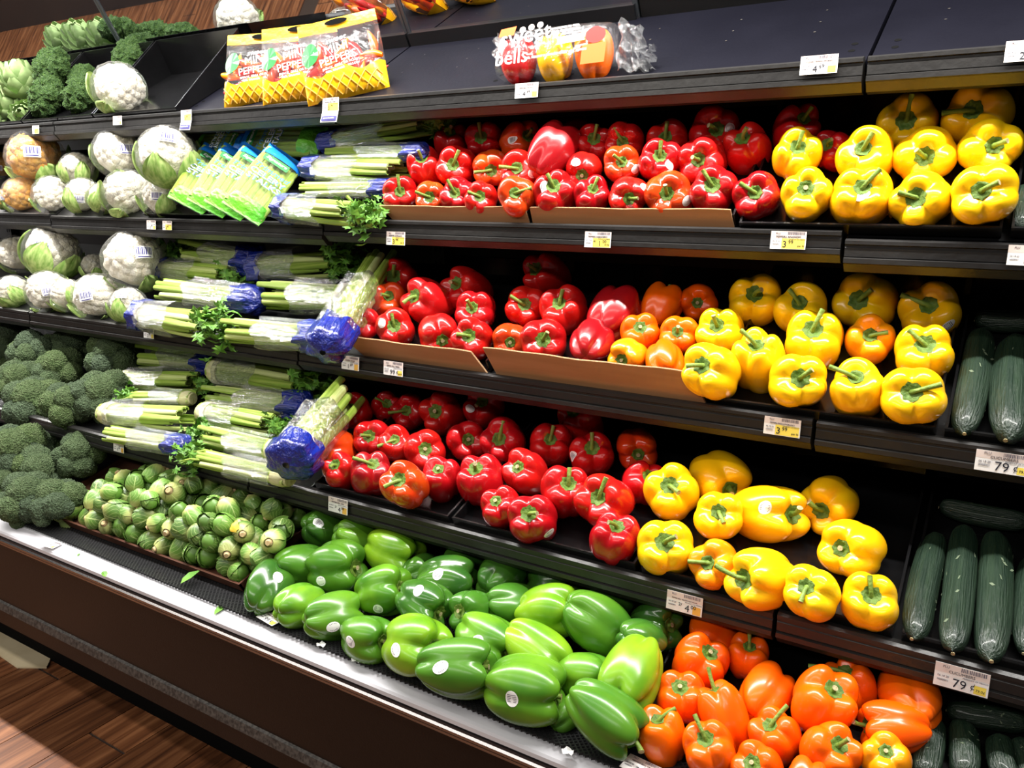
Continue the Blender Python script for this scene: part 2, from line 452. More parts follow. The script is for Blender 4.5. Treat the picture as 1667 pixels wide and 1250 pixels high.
# ------------------------------------------------------------------ shelves, one thing per level and section
SECT = ['by the yellow peppers at the right end', 'in the middle section under the red peppers', 'in the left section', 'in the far left section', 'beyond the left edge']
def rail_profile(y, z):
    return [(y + .014, z + .003), (y + .002, z + .003), (y - .004, z), (y - .004, z - .006), (y, z - .0075), (y, z - .011), (y - .0015, z - .0125),
            (y - .0015, z - .027), (y, z - .0285), (y - .005, z - .030), (y - .005, z - .038), (y - .001, z - .040), (y + .012, z - .054), (y + .03, z - .056), (y + .03, z - .01)]
SHELF_LABEL = {}
for k in (1, 2, 3, 4):
    y, z, a, d = SH[k]; P = PL[k]
    for i in range(5):
        xa, xb = JOINT[i + 1], JOINT[i]
        if i > 3: continue
        dz = RAIL_DZ[k][i]
        where = ['right-hand section, price rail cut off by the frame edge', 'long middle section between the two rail joints', 'left section, receding towards the far end', 'far left end section'][i]
        t = thing('display_shelf', f'black steel {SHELFNAME[k]}, {where}', 'shelf', loc=(0, 0, 0))
        b = MB(); g = .0035
        b.slab([P.pt(xa + g, .0, -.006), P.pt(xb - g, .0, -.006), P.pt(xb - g, d, -.006), P.pt(xa + g, d, -.006)], P.n, .018)
        obj('shelf_panel', b.mesh('navy_panel' if k == 1 else 'black_steel'), t)
        b = MB(); b.extrude_x(rail_profile(y - .012, zz(z) + dz), xa + g, xb - g); obj('price_rail', b.mesh('rail_plastic'), t)
        for xs in (xa + .02, xb - .026):
            b = MB(); b.slab([P.pt(xs, .03, -.025), P.pt(xs, d - .01, -.025), P.pt(xs, d - .01, -.075), P.pt(xs, .03, -.045)], (1, 0, 0), .004); obj('bracket', b.mesh('black_steel'), t)
        if k == 1:                       # holes and rivets in the sloping top panel
            hb = MB()
            def hole(mb, x, al, r, ry=None, mi=0, h=-.0055):
                c = P.pt(x, al, h); ry = ry or r; q = 12
                mb.add([c + Vector((r * cos(2 * pi * j / q), 0, 0)) + P.t * (ry * sin(2 * pi * j / q)) for j in range(q)], [tuple(range(q))], mi)
            for x in (xa + .035, xb - .035, xa + .44, xb - .44, (xa + xb) / 2 + .02, (xa + xb) / 2 - .02):
                for al in (.055, .085): hole(hb, x, al, .006, .0055)
            obj('mounting_holes', hb.mesh('hole_black'), t)
            rb = MB()
            for x in (xa + .1, xa + .27, xa + .57, xa + .75, xa + .93, xa + 1.1):
                for al in (.16, .21, .27): hole(rb, x, al, .0022, h=-.0052)
            obj('rivets', rb.mesh('strip_metal'), t)

# mirror: stands square to the sloping top shelf, one pane per section
Mn = Vector((0, -.866, -.5)); Mt = Vector((0, -.5, .866)); M0 = Vector((0, 1.858, zz(.392)))
for i, (xa, xb, nm) in enumerate([(-1.46, -.80, 'above the sweet bell pack'), (-2.68, -1.468, 'above the mini pepper bags'), (-3.9, -2.688, 'above the kale and artichokes'), (-5.12, -3.908, 'at the far left end')]):
    t = thing('mirror_panel', f'tilted mirror pane over the top shelf {nm}', 'mirror', loc=(0, 0, 0))
    b = MB(); b.slab([M0 + Vector((xa, 0, 0)), M0 + Vector((xb, 0, 0)), M0 + Mt * .62 + Vector((xb, 0, 0)), M0 + Mt * .62 + Vector((xa, 0, 0))], Mn, .005); obj('glass', b.mesh('mirror_glass'), t)
    for x in (xa, xb):
        b = MB(); b.slab([M0 + Mn * .003 + Vector((x - .006, 0, 0)), M0 + Mn * .003 + Vector((x + .006, 0, 0)), M0 + Mn * .003 + Mt * .62 + Vector((x + .006, 0, 0)), M0 + Mn * .003 + Mt * .62 + Vector((x - .006, 0, 0))], Mn, .009); obj('edge_trim', b.mesh('mirror_trim'), t)
    b = MB(); b.slab([M0 + Mn * .012 + Vector((xa, 0, 0)), M0 + Mn * .012 + Vector((xb, 0, 0)), M0 + Mn * .012 + Mt * .035 + Vector((xb, 0, 0)), M0 + Mn * .012 + Mt * .035 + Vector((xa, 0, 0))], Mn, .015); obj('bottom_channel', b.mesh('black_steel'), t)
b = MB(); b.slab([M0 + Vector((-.79, 0, 0)), M0 + Vector((.97, 0, 0)), M0 + Mt * .62 + Vector((.97, 0, 0)), M0 + Mt * .62 + Vector((-.79, 0, 0))], Mn, .012)
part('upper_back_panel', b, 'back_black')

# produce island across the aisle (reads in the mirror)
isl = thing('produce_island', 'black produce island across the aisle, reflected in the tilted mirror', 'display island', loc=(0, 0, 0))
b = MB(); b.box(-13.5, -4.2, -2.1, -.46, .0005, .40); obj('base', b.mesh('island_black'), isl)
b = MB(); b.extrude_x([(-.52, .40), (-.44, .40), (-.44, .48), (-.52, .48)], -13.5, -4.2); obj('rail', b.mesh('rail_plastic'), isl)

# ------------------------------------------------------------------ trays, boxes, dividers
def tray(name, k, xa, xb, label, wall=.022, back=None, dep=None, y0=.006, mat_='tray_black', th=.004, cat='tray', wallb=.05, lift=0.):
    P = PL[k]; dep = dep or P.d - .03
    t = thing(name, label, cat, loc=P.pt((xa + xb) / 2, dep / 2, 0))
    inv = Matrix.Translation(-t.location)
    def pp(nm, *quads):
        b = MB()
        for pts, n in quads: b.slab([p - t.location for p in pts], n, th)
        return obj(nm, b.mesh(mat_), t)
    h0 = lift
    q = lambda x, a, h: P.pt(x, a, h + h0)
    X = Vector((1, 0, 0))
    pp('tray_floor', ([q(xa, y0, 0), q(xb, y0, 0), q(xb, dep, 0), q(xa, dep, 0)], P.n))
    pp('front_wall', ([q(xa, y0, 0), q(xb, y0, 0), q(xb, y0 - .004, wall), q(xa, y0 - .004, wall)], P.t))
    pp('back_wall', ([q(xa, dep, 0), q(xb, dep, 0), q(xb, dep + .01, wallb), q(xa, dep + .01, wallb)], P.t))
    for x, s in ((xa, 1), (xb, -1)):
        pp('side_wall', ([q(x, y0, 0), q(x, y0 - .004, wall), q(x, dep + .01, wallb), q(x, dep, 0)], X * -1 if s == 1 else X))
    return t
G = .003
tray('produce_tray', 4, -1.256 + G, -.884 - G, 'black plastic tray of red peppers, left of the two on the fourth shelf')
tray('produce_tray', 4, -.880 + G, -.484 - G, 'black plastic tray of sparse red peppers beside the yellow ones, fourth shelf')
tray('produce_tray', 4, -.478 + G, -.074 - G, 'black plastic tray of scattered yellow peppers on the fourth shelf')
tray('produce_tray', 4, -.068 + G, .336, 'black plastic tray of upright cucumbers on the fourth shelf')
tray('produce_tray', 3, -.425 + G, -.060 - G, 'black plastic tray of yellow peppers on the third shelf')
tray('produce_tray', 3, -.054 + G, .345, 'black plastic tray of two cucumbers on the third shelf')
tray('produce_tray', 2, -.428 + G, -.010 - G, 'black plastic tray of yellow peppers on the second shelf')
tray('produce_tray', 2, -.004 + G, .395, 'black plastic tray at the right edge of the second shelf')
tray('produce_tray', 5, -.418 + G, -.012 - G, 'black plastic tray of orange peppers on the bottom deck', y0=.02, wall=.02)
tray('produce_tray', 5, -.006 + G, .398, 'black plastic tray of cucumbers on the bottom deck', y0=.02, wall=.02)
for xa, xb, lb in ((-3.70, -3.30, 'at the far left'), (-3.29, -2.89, 'under the artichokes'), (-2.88, -2.48, 'under the kale'), (-2.47, -2.07, 'holding only the wrapped cauliflower')):
    tray('produce_tray', 1, xa, xb, f'black plastic tray on the top shelf {lb}', wall=.018, wallb=.11, dep=.33)
tray('produce_tray', 2, -2.2, -1.82, 'black plastic tray under the leaning celery packs on the second shelf', wall=.012)
tray('produce_tray', 2, -1.81, -1.27, 'black plastic tray of bagged celery on the second shelf', wall=.012)
tray('produce_tray', 4, -2.08, -1.27, 'black plastic tray of bagged celery on the fourth shelf', wall=.004)

def carton(k, xa, xb, label, hl, slant):
    """open cardboard tray whose front flap leans out over the rail"""
    P = PL[k]; t = thing('cardboard_tray', label, 'cardboard box', loc=P.pt((xa + xb) / 2, .2, 0))
    L = t.location.copy()
    def sl(nm, pts, n, th=.004, m=('cardboard', 'cardboard_edge')):
        b = MB(); b.slab([Vector(p) - L for p in pts], n, th); me = b.mesh(*m)
        for p in list(me.polygons)[2:]: p.material_index = 1
        return obj(nm, me, t)
    q = lambda x, a, h: P.pt(x, a, h)
    sl('box_floor', [q(xa, .004, .005), q(xb, .004, .005), q(xb, P.d - .05, .005), q(xa, P.d - .05, .005)], P.n, m=('tray_black', 'tray_black'))
    e = slant
    # leaning front flap, longer along its top edge
    n = 14; top = []; 
    for j in range(n + 1):
        f = j / n
        top.append(q(xa - e[0] + (xb + e[1] - xa + e[0]) * f, 0, .002) + Vector((0, -.38, .93)) * (hl * (1 + .02 * sin(f * 9) + .015 * sin(f * 23))))
    b = MB(); nrm = Vector((0, -.93, -.38))
    bot = [q(xa + (xb - xa) * j / n, .0, .002) for j in range(n + 1)]
    for j in range(n):
        A = [bot[j] - L, bot[j + 1] - L, top[j + 1] - L, top[j] - L]; bk = [p - nrm * .004 for p in A]
        b.add(A + bk, [(0, 1, 2, 3), (7, 6, 5, 4)], 0)
        b.add(A + bk, [(3, 2, 6, 7), (0, 4, 5, 1)], 1)
        if j == 0: b.add(A + bk, [(0, 3, 7, 4)], 1)
        if j == n - 1: b.add(A + bk, [(1, 5, 6, 2)], 1)
    obj('front_flap', b.mesh('cardboard', 'cardboard_edge'), t)
    for x, s in ((xa, -1), (xb, 1)):
        sl('side_flap', [q(x, .01, .005), q(x, P.d - .05, .005), q(x, P.d - .05, .03), q(x, .01, .03)], (s, 0, 0), m=('tray_black', 'tray_black'))
    sl('back_flap', [q(xa, P.d - .05, .005), q(xb, P.d - .05, .005), q(xb, P.d - .045, .05), q(xa, P.d - .045, .05)], P.t, m=('tray_black', 'tray_black'))
carton(2, -1.243, -.874, 'low brown cardboard tray of red peppers, left one on the second shelf', .040, (.035, -.004))
carton(2, -.866, -.436, 'long brown cardboard tray of red peppers, right one on the second shelf', .040, (.0, -.006))
carton(3, -1.255, -.912, 'brown cardboard tray with sagging flap, left one on the third shelf', .052, (.055, -.03))
carton(3, -.888, -.436, 'brown cardboard tray of red and orange peppers, right one on the third shelf', .066, (.02, -.025))
# shallow dark cardboard tray under the sprouts
P = PL[5]; L = P.pt(-1.75, .2, 0)
t = thing('sprout_tray', 'shallow dark cardboard tray holding the brussels sprouts on the bottom deck', 'cardboard box', loc=L)
for nm, pts, n in (('box_floor', [P.pt(-2.13, .0, .004), P.pt(-1.33, .0, .004), P.pt(-1.33, .33, .004), P.pt(-2.13, .33, .004)], P.n),
                   ('front_wall', [P.pt(-2.13, .0, .0), P.pt(-1.33, .0, .0), P.pt(-1.33, -.004, .022), P.pt(-2.13, -.004, .022)], -P.t),
                   ('side_wall', [P.pt(-2.13, .0, .0), P.pt(-2.13, .30, .0), P.pt(-2.13, .30, .018), P.pt(-2.13, -.004, .022)], Vector((-1, 0, 0))),
                   ('side_wall', [P.pt(-1.33, .0, .0), P.pt(-1.33, .30, .0), P.pt(-1.33, .30, .018), P.pt(-1.33, -.004, .022)], Vector((1, 0, 0)))):
    b = MB(); b.slab([p - L for p in pts], n, .005); obj(nm, b.mesh('cardboard_dark'), t)
# riser mat under the green peppers
b = MB()
class RM:
    n = PL[5].n
    def __call__(s, x, a): return PL[5].pt(x, a, -.004)
lattice(b, -1.32, -.43, .0, .12, RM(), .0088, .0034, .0035)
o = part('deck_mat', b, 'mat_plastic'); o['kind'] = 'stuff'
# ------------------------------------------------------------------ bell peppers
NV = 10
def make_pepper_variant(seed):
    r_ = random.Random(seed)
    nl = r_.choice((3, 4, 4, 4)); H = r_.uniform(.98, 1.1); T = r_.uniform(.02, .24)
    p1, p2, p3 = (r_.uniform(0, 6.28) for _ in range(3))
    dim = r_.uniform(.15, .2)
    TH, PH = 52, 28
    def prof(th, ph):
        f = abs(cos(nl * th / 2 + .25 * sin(th + p1))); f = sqrt(f * f + .012)
        s, c = sin(ph), cos(ph)
        r = .5 * (max(s, 0) ** .74)
        z = .5 * H * math.copysign(abs(c) ** .82, c)
        A = .10 + .20 * abs(c) ** 1.2
        r *= 1 - A * max(0, 1 - f) ** 1.5
        r *= 1 + .045 * sin(th + p2) + .03 * sin(2 * th + p3)
        r *= 1 - T * max(0, (.5 * H - z)) * .9
        z += .11 * (f - .55) * exp(-((ph - .72) / .38) ** 2)
        z -= .10 * (f - .55) * exp(-((ph - 2.5) / .38) ** 2)
        z -= dim * exp(-(r / .19) ** 2)
        if c < 0: z += .15 * exp(-(r / .13) ** 2)
        return r, z
    vs = []; fs = []
    for i in range(PH + 1):
        ph = pi * i / PH
        for j in range(TH):
            th = 2 * pi * j / TH
            r, z = prof(th, ph)
            vs.append((r * cos(th), r * sin(th), z))
    for i in range(PH):
        for j in range(TH):
            a, b, c, d = i * TH + j, i * TH + (j + 1) % TH, (i + 1) * TH + (j + 1) % TH, (i + 1) * TH + j
            if i == 0: fs.append((a, d, c))
            elif i == PH - 1: fs.append((a, d, b))
            else: fs.append((a, d, c, b))
    # radius -> z table near the top for the calyx
    tab = []
    for k in range(60):
        ph = k * .02
        tab.append(prof(.9, ph))
    def topz(rho):
        best = tab[0][1]
        for r, z in tab:
            if r <= rho: best = z
            else: break
        return best
    def topz2(rho, th):
        best = prof(th, 0.)[1]
        for k in range(60):
            r, z = prof(th, k * .02)
            if r <= rho: best = z
            else: break
        return best
    cv = []; cf = []; n = 30; rings = (0, .05, .09, .125, 1)
    base = r_.uniform(.125, .155)
    for a in rings:
        for j in range(n):
            th = 2 * pi * j / n
            rho = a if a < 1 else base + .010 * cos(th * (nl + 2) + p1) + .009 * cos(th * 9 + p2)
            z = topz2(rho, th) + (.02 if a < .12 else (.017 if a < 1 else .009))
            cv.append((rho * cos(th), rho * sin(th), z))
    for i in range(len(rings) - 1):
        for j in range(n): cf.append((i * n + j, (i + 1) * n + j, (i + 1) * n + (j + 1) % n, i * n + (j + 1) % n))
    return dict(v=vs, f=fs, cv=cv, cf=cf, z0=topz(0), bvh=BVHTree.FromPolygons(vs, fs), H=H, body={}, cal=mesh_from(cv, cf, 'calyx_green'))
PV = [make_pepper_variant(100 + i) for i in range(NV)]
def body_mesh(vi, m):
    p = PV[vi]
    if m not in p['body']: p['body'][m] = mesh_from(p['v'], p['f'], m)
    return p['body'][m]

ITEMS = []      # round produce waiting to be settled: dict(u,v,w,k,t,...)
def stretch(u): return sqrt(1 + ((u - CX) / F) ** 2)
class Zm:
    def __init__(s, ox, oy, sc_): s.o = (ox, oy); s.s = sc_
    def p(s, x, y): return s.o[0] + x / s.s, s.o[1] + y / s.s
ZA, ZB, ZC = Zm(0, 0, 2.977), Zm(500, 0, 2.977), Zm(1000, 0, 2.5)
ZD, ZE, ZF = Zm(0, 350, 2.977), Zm(500, 380, 2.977), Zm(1000, 400, 2.5)
YA, YB, YC = Zm(0, 680, 2.977), Zm(350, 800, 2.977), Zm(480, 600, 2.874)
YD, YE, YF = Zm(700, 850, 2.977), Zm(1000, 720, 2.5), Zm(1000, 950, 2.5)

def peps(z, k, m, row, rows, grp):
    """rows: (cx,cy,w, sx,sy, tx,ty [,opts]) in view coordinates; sx None = stem hidden, then tx,ty,tz = axis seen from the camera"""
    for r in rows:
        o = r[7] if len(r) > 7 else {}
        u, v = z.p(r[0], r[1])
        it = dict(u=u, v=v, w=r[2] / z.s, k=k, m=o.get('m', m), row=row, grp=grp, kind='pepper', st=None, o=o, hf=.44)
        if r[3] is None: it['axis'] = r[4:7]
        else:
            su, sv = z.p(r[3], r[4]); tu, tv = z.p(r[5], r[6])
            it['stem'] = (su - u, sv - v); it['tip'] = (tu - su, tv - sv)
        if 'st' in o: it['st'] = z.p(*o['st'])
        ITEMS.append(it)
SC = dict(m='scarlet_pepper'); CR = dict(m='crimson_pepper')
def S(x, y, **k): return dict(st=(x, y), **k)
N = None
# second shelf, red
g = ('red', 'second shelf')
peps(ZB, 2, 'red_pepper', 'back', [(700,705,180,695,655,697,622),(868,690,185,848,672,835,602),(1030,695,190,1060,668,1085,632,S(995,677,m='scarlet_pepper')),
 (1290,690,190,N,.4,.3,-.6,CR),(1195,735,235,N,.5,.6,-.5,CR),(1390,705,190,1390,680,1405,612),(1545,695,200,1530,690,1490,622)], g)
peps(ZC, 2, 'red_pepper', 'back', [(220,590,178,210,565,215,500),(410,545,205,415,530,385,512,S(470,522)),(540,615,190,525,572,540,525),(738,535,200,765,492,800,442)], g)
peps(ZB, 2, 'red_pepper', 'middle', [(575,825,180,560,782,540,737),(725,815,195,710,802,740,737),(885,812,180,890,822,808,830,SC),(1035,845,210,1020,822,933,812,S(1093,840)),
 (1345,830,180,1335,845,1338,842,S(1300,785)),(1530,805,190,1525,787,1485,752,S(1592,818,m='scarlet_pepper'))], g)
peps(ZC, 2, 'red_pepper', 'middle', [(185,665,180,185,640,190,577,S(225,672)),(360,650,195,345,650,320,640),(895,615,170,870,592,885,568)], g)
peps(ZB, 2, 'red_pepper', 'front', [(455,945,180,450,932,440,850),(605,957,158,595,955,526,930,SC),(735,957,175,720,940,682,876),(850,967,168,840,955,780,932),
 (1020,957,198,1010,940,1090,920,SC),(1200,945,208,1195,912,1165,850,S(1150,905)),(1382,955,186,1385,920,1410,860),(1555,950,195,1560,960,1602,960,S(1638,908))], g)
peps(ZC, 2, 'red_pepper', 'front', [(220,797,193,215,790,207,755,S(297,817,m='scarlet_pepper')),(405,775,195,400,757,362,695),(585,803,205,575,787,515,747)], g)
g = ('yellow', 'second shelf')
peps(ZC, 2, 'yellow_pepper', 'back', [(1200,500,248,1190,492,1212,392),(1475,485,285,1462,452,1352,462)], g)
peps(ZC, 2, 'yellow_pepper', 'middle', [(738,640,207,745,607,765,540),(1025,640,245,1015,610,1050,545),(1270,637,250,1265,637,1235,612),(1530,605,270,1545,592,1592,572)], g)
peps(ZC, 2, 'yellow_pepper', 'front', [(782,797,220,780,770,792,767),(1010,803,245,1010,767,1075,692,S(1010,797)),(1250,815,255,1232,805,1165,782),(1500,797,295,1495,777,1555,742)], g)
# third shelf
g = ('red', 'third shelf')
peps(ZE, 3, 'red_pepper', 'back', [(445,220,205,425,210,425,155),(780,275,215,735,250,702,240),(1165,215,215,1120,182,1075,155)], g)
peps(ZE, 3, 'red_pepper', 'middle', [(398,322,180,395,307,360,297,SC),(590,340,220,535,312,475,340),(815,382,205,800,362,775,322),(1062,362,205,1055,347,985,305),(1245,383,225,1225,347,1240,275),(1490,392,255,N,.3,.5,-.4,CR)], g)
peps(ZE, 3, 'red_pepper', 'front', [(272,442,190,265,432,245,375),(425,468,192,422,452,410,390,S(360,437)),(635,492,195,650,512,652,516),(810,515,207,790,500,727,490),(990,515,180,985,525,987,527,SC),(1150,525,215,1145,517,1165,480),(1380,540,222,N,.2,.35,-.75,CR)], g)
g = ('orange', 'third shelf')
peps(ZF, 3, 'orange_pepper', 'back', [(195,248,165,N,.3,.6,-.4),(338,232,152,338,232,340,232)], g)
peps(ZF, 3, 'orange_pepper', 'middle', [(103,362,160,105,337,105,325),(260,367,168,258,352,260,330)], g)
peps(ZF, 3, 'orange_pepper', 'front', [(58,452,150,37,462,37,466,dict(m='amber_pepper')),(207,472,155,N,.1,-.5,.5)], g)
g = ('yellow', 'third shelf')
peps(ZF, 3, 'yellow_pepper', 'back', [(568,227,220,570,202,597,182),(762,262,225,755,237,715,180),(1022,225,250,1000,222,1045,180),(1290,272,270,1280,242,1180,195,S(1362,323))], g)
peps(ZF, 3, 'yellow_pepper', 'middle', [(435,352,200,420,327,405,285),(588,480,215,580,417,520,345,dict(hs=1.2)),(808,387,245,808,347,845,262),(1035,392,215,1040,367,1105,357,dict(m='amber_pepper')),(1262,440,255,1265,407,1205,345)], g)
peps(ZF, 3, 'yellow_pepper', 'front', [(395,512,230,365,492,300,492),(748,557,245,755,542,800,507),(990,588,240,985,542,885,492),(1210,608,262,1210,597,1315,567)], g)
# fourth shelf
g = ('red', 'fourth shelf')
peps(YC, 4, 'red_pepper', 'back', [(280,202,180,262,190,222,128),(428,185,150,430,167,375,140),(540,200,165,525,197,440,207),(697,212,200,665,202,652,202),(893,192,195,880,162,850,175,S(817,187)),(1340,255,205,1315,212,1310,190)], g)
peps(YC, 4, 'red_pepper', 'second', [(185,375,190,145,377,90,362,SC),(360,325,180,350,317,310,312),(480,358,170,470,337,392,370),(610,382,190,610,377,606,377),(800,338,195,810,332,812,332),(980,348,215,960,332,978,248),(1195,362,195,1195,337,1210,270),(1390,402,205,1390,377,1390,302,S(1303,410)),(1600,368,205,1605,395,1607,397,S(1535,465,m='scarlet_pepper'))], g)
peps(YC, 4, 'red_pepper', 'third', [(222,485,168,195,457,170,467),(362,498,197,365,457,272,425,CR),(522,552,217,495,527,425,557,SC),(690,525,192,675,482,673,482),(870,530,217,850,482,845,452),(1083,492,210,1048,464,1046,462),(1270,585,240,1278,547,1285,467),(1455,622,248,1425,607,1465,517),(1625,542,200,1652,512,1655,512)], g)
peps(YC, 4, 'red_pepper', 'front', [(967,658,195,945,627,942,625),(1118,712,228,1100,687,1135,682,S(1192,770)),(1500,797,228,1505,752,1467,727)], g)
g = ('yellow', 'fourth shelf')
peps(YE, 4, 'yellow_pepper', 'back', [(240,207,225,228,182,262,207),(425,147,235,460,182,472,207),(627,287,245,702,292,740,267,S(613,265,hs=1.15)),(875,255,245,845,277,795,247,dict(hs=1.12))], g)
peps(YE, 4, 'yellow_pepper', 'middle', [(427,298,207,425,285,445,327),(962,437,250,930,432,932,434)], g)
peps(YE, 4, 'yellow_pepper', 'front', [(205,437,232,205,412,250,387),(412,502,210,385,492,305,485,dict(m='amber_pepper')),(608,557,255,545,557,425,502),(800,612,228,785,592,765,652),(1040,650,252,1045,627,1040,547)], g)
# bottom deck, orange
g = ('orange', 'bottom deck')
peps(YF, 5, 'orange_pepper', 'back', [(400,195,205,N,.2,.5,-.6),(350,328,210,380,292,383,294),(545,305,182,550,262,550,200),(960,422,225,940,367,800,337),(1205,468,260,N,-.2,.5,-.7)], g)
peps(YF, 5, 'orange_pepper', 'middle', [(270,470,205,268,432,268,427),(450,535,210,415,452,385,352,dict(hs=1.15)),(618,452,215,N,.3,.5,-.5),(850,485,265,885,442,880,437),(1130,585,235,1025,577,965,562)], g)
peps(YF, 5, 'orange_pepper', 'front', [(195,628,197,180,572,250,522,dict(hs=1.1)),(390,672,212,375,642,330,547),(655,625,212,635,582,700,502,dict(hs=1.08)),(880,685,240,910,662,950,637),(1103,712,205,1105,687,1105,682,dict(m='amber_pepper')),(585,762,210,565,737,565,732),(790,815,180,N,.1,.7,-.3)], g)
# bottom deck, green (mostly lying on their sides)
g = ('green', 'bottom deck')
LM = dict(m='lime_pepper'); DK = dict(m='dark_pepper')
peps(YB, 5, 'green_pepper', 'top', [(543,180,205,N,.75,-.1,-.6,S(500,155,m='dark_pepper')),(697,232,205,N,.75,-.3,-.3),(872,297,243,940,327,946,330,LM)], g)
peps(YB, 5, 'green_pepper', 'upper', [(425,352,215,N,.8,.0,-.4),(592,372,250,662,370,667,371,S(513,434)),(820,487,252,895,470,905,466,S(790,570)),(1015,548,242,1075,582,1083,588,S(985,478,m='dark_pepper')),
  (1137,432,238,1240,430,1252,430,S(1080,398,m='dark_pepper')),(1245,582,205,1195,580,1185,582),(1440,552,235,N,.7,-.1,-.5)], g)
peps(YB, 5, 'green_pepper', 'lower', [(258,467,225,N,.35,.6,-.5,S(305,415,m='dark_pepper')),(412,558,210,N,.75,.2,-.5),(582,607,235,N,.8,.1,-.3,S(573,657)),(742,707,240,800,722,812,728,S(655,728)),(980,742,282,1045,757,1055,760,S(875,768,m='lime_pepper',hs=1.1)),(1180,848,285,1300,850,1310,852,S(1092,852,hs=1.2)),(1328,722,265,1400,772,1408,778,S(1268,725))], g)
peps(YB, 5, 'dark_pepper', 'rear', [(998,385,150,N,.6,.2,-.5),(1390,415,235,N,.5,.4,-.6),(1215,335,195,N,.6,.2,-.5)], g)  # rear row: shade under the shelf above painted in as darker skin
peps(YD, 5, 'green_pepper', 'upper', [(577,438,255,660,430,685,422,LM),(802,488,280,N,.65,-.45,-.25)], g)
peps(YD, 5, 'green_pepper', 'lower', [(525,628,262,610,690,616,698,dict(m='lime_pepper',hs=1.1)),(747,742,248,825,755,835,758),(472,818,305,590,837,600,840,S(397,855,hs=1.08)),(858,947,300,N,.75,-.55,.1,dict(hs=1.18)),(985,737,285,940,830,938,838,dict(m='lime_pepper',hs=1.12)),(660,932,140,N,.5,.5,-.3)], g)
peps(YD, 5, 'dark_pepper', 'rear', [(1025,575,205,N,.6,-.2,-.5),(1085,512,240,1150,502,1158,505),(605,292,225,670,292,676,294),(862,385,205,N,.6,.2,-.4)], g)  # rear row continued, shelf shade again put into the skin colour

# other round produce joins the same settling step
def rounds(z, k, kind, rows):
    for r in rows:
        u, v = z.p(r[0], r[1])
        ITEMS.append(dict(u=u, v=v, w=r[2] / z.s, k=k, kind=kind, hf=.42, o=r[3] if len(r) > 3 else {}))
rounds(ZA, 2, 'cauliflower', [(175,768,270,dict(orange=1,pull=.1,t='large orange head, upper row')),(112,948,190,dict(orange=1,t='orange head, front row')),(10,800,130,dict(orange=1,t='orange head cut by left frame edge')),(15,965,100,dict(orange=1,t='orange head lowest at left frame edge')),
 (375,822,178,dict(leafy=1,pull=.06,t='small leafy one beside the orange heads')),(575,745,235,dict(pull=.13,t='white head, upper row')),(815,760,300,dict(leafy=1,pull=.14,t='large leafy one, right end of upper row')),
 (258,948,190,dict(t='first white one in front row')),(405,952,190,dict(leafy=1,t='second white one in the front row')),(505,962,165,dict(leafy=1,t='third white one in the front row, mostly leaf')),(625,945,235,dict(t='fourth white one in the front row, brightly lit')),(790,962,210,dict(leafy=1,t='last in front row beside celery packs'))])
rounds(ZD, 3, 'cauliflower', [(0,165,110,dict(t='cut off by the left frame edge, upper row')),(85,190,185,dict(pull=.08,t='upper row, second from left edge')),(252,182,285,dict(leafy=1,pull=.1,t='large leafy one, upper row')),(652,222,285,dict(pull=.1,t='large cream one beside the celery')),(455,250,135,dict(leafy=1,t='small one behind the front row')),
 (65,372,180,dict(leafy=1,t='first in the front row at the left')),(232,372,205,dict(t='second in front row')),(328,390,175,dict(leafy=1,t='third in the front row')),(472,398,225,dict(t='fourth in front row')),(622,437,185,dict(leafy=1,t='last in the front row, green leaf outward'))])
rounds(ZA, 1, 'cauliflower', [(578,434,245,dict(t='alone in a tray'))])
rounds(ZD, 4, 'broccoli', [(48,585,170,dict(pull=.09,t='shaded, top left')),(168,662,215,dict(pull=.09,side=1,t='with pale stalks showing, back row')),(372,635,195,dict(pull=.09,t='back row centre')),(548,685,228,dict(pull=.09,t='big domed one, right of back row')),(282,748,205,dict(t='middle of the heap')),(80,805,200,dict(t='left of the middle row')),(160,912,255,dict(t='large, front row left')),(335,915,215,dict(t='front row centre')),(488,875,230,dict(t='front row right beside the celery')),(10,685,120,dict(t='at the left frame edge, middle height'))])
rounds(YA, 5, 'broccoli', [(378,182,205,dict(pull=.09,t='dark one alone at the back')),(62,165,270,dict(pull=.09,t='large, left of the back row')),(222,130,165,dict(pull=.09,t='between the two back ones')),(195,275,245,dict(t='middle of the heap, light green')),(15,320,180,dict(t='at the left frame edge')),(130,392,255,dict(t='grey-green, front row')),(278,412,235,dict(side=1,t='lying on its side, stalks towards the sprouts'))])
# ------------------------------------------------------------------ settle the round produce: each stays on its own line of sight, rests on the shelf or on its neighbours
for it in ITEMS:
    d = ray(it['u'], it['v']); it['d'] = d; P = PL[it['k']]
    nd = P.n.dot(d); h0 = P.n.dot(P.o - CAM)
    q = it['w'] / F / stretch(it['u'])            # diameter per unit depth
    it['q'] = q; it['tmax'] = h0 / (nd - it['hf'] * q) if nd < 0 else None
    # depth where the centre sits hf*diameter above the tray
    t = h0 / (nd - it['hf'] * q) if (nd - it['hf'] * q) < 0 else (P.o.y + .15) / d.y
    # keep inside the shelf depth
    ymax = P.o.y + P.t.y * (P.d - .04) - .3 * q * t
    t = min(t, ymax / d.y)
    ymin = P.o.y + (.44 if it['k'] in (2, 3) and it.get('grp', ('',))[0] in ('red', 'orange') else .30) * q * t
    if it['k'] != 5: t = max(t, ymin / d.y)
    t -= it['o'].get('pull', 0.)
    it['t'] = t
    it['tcap'] = t
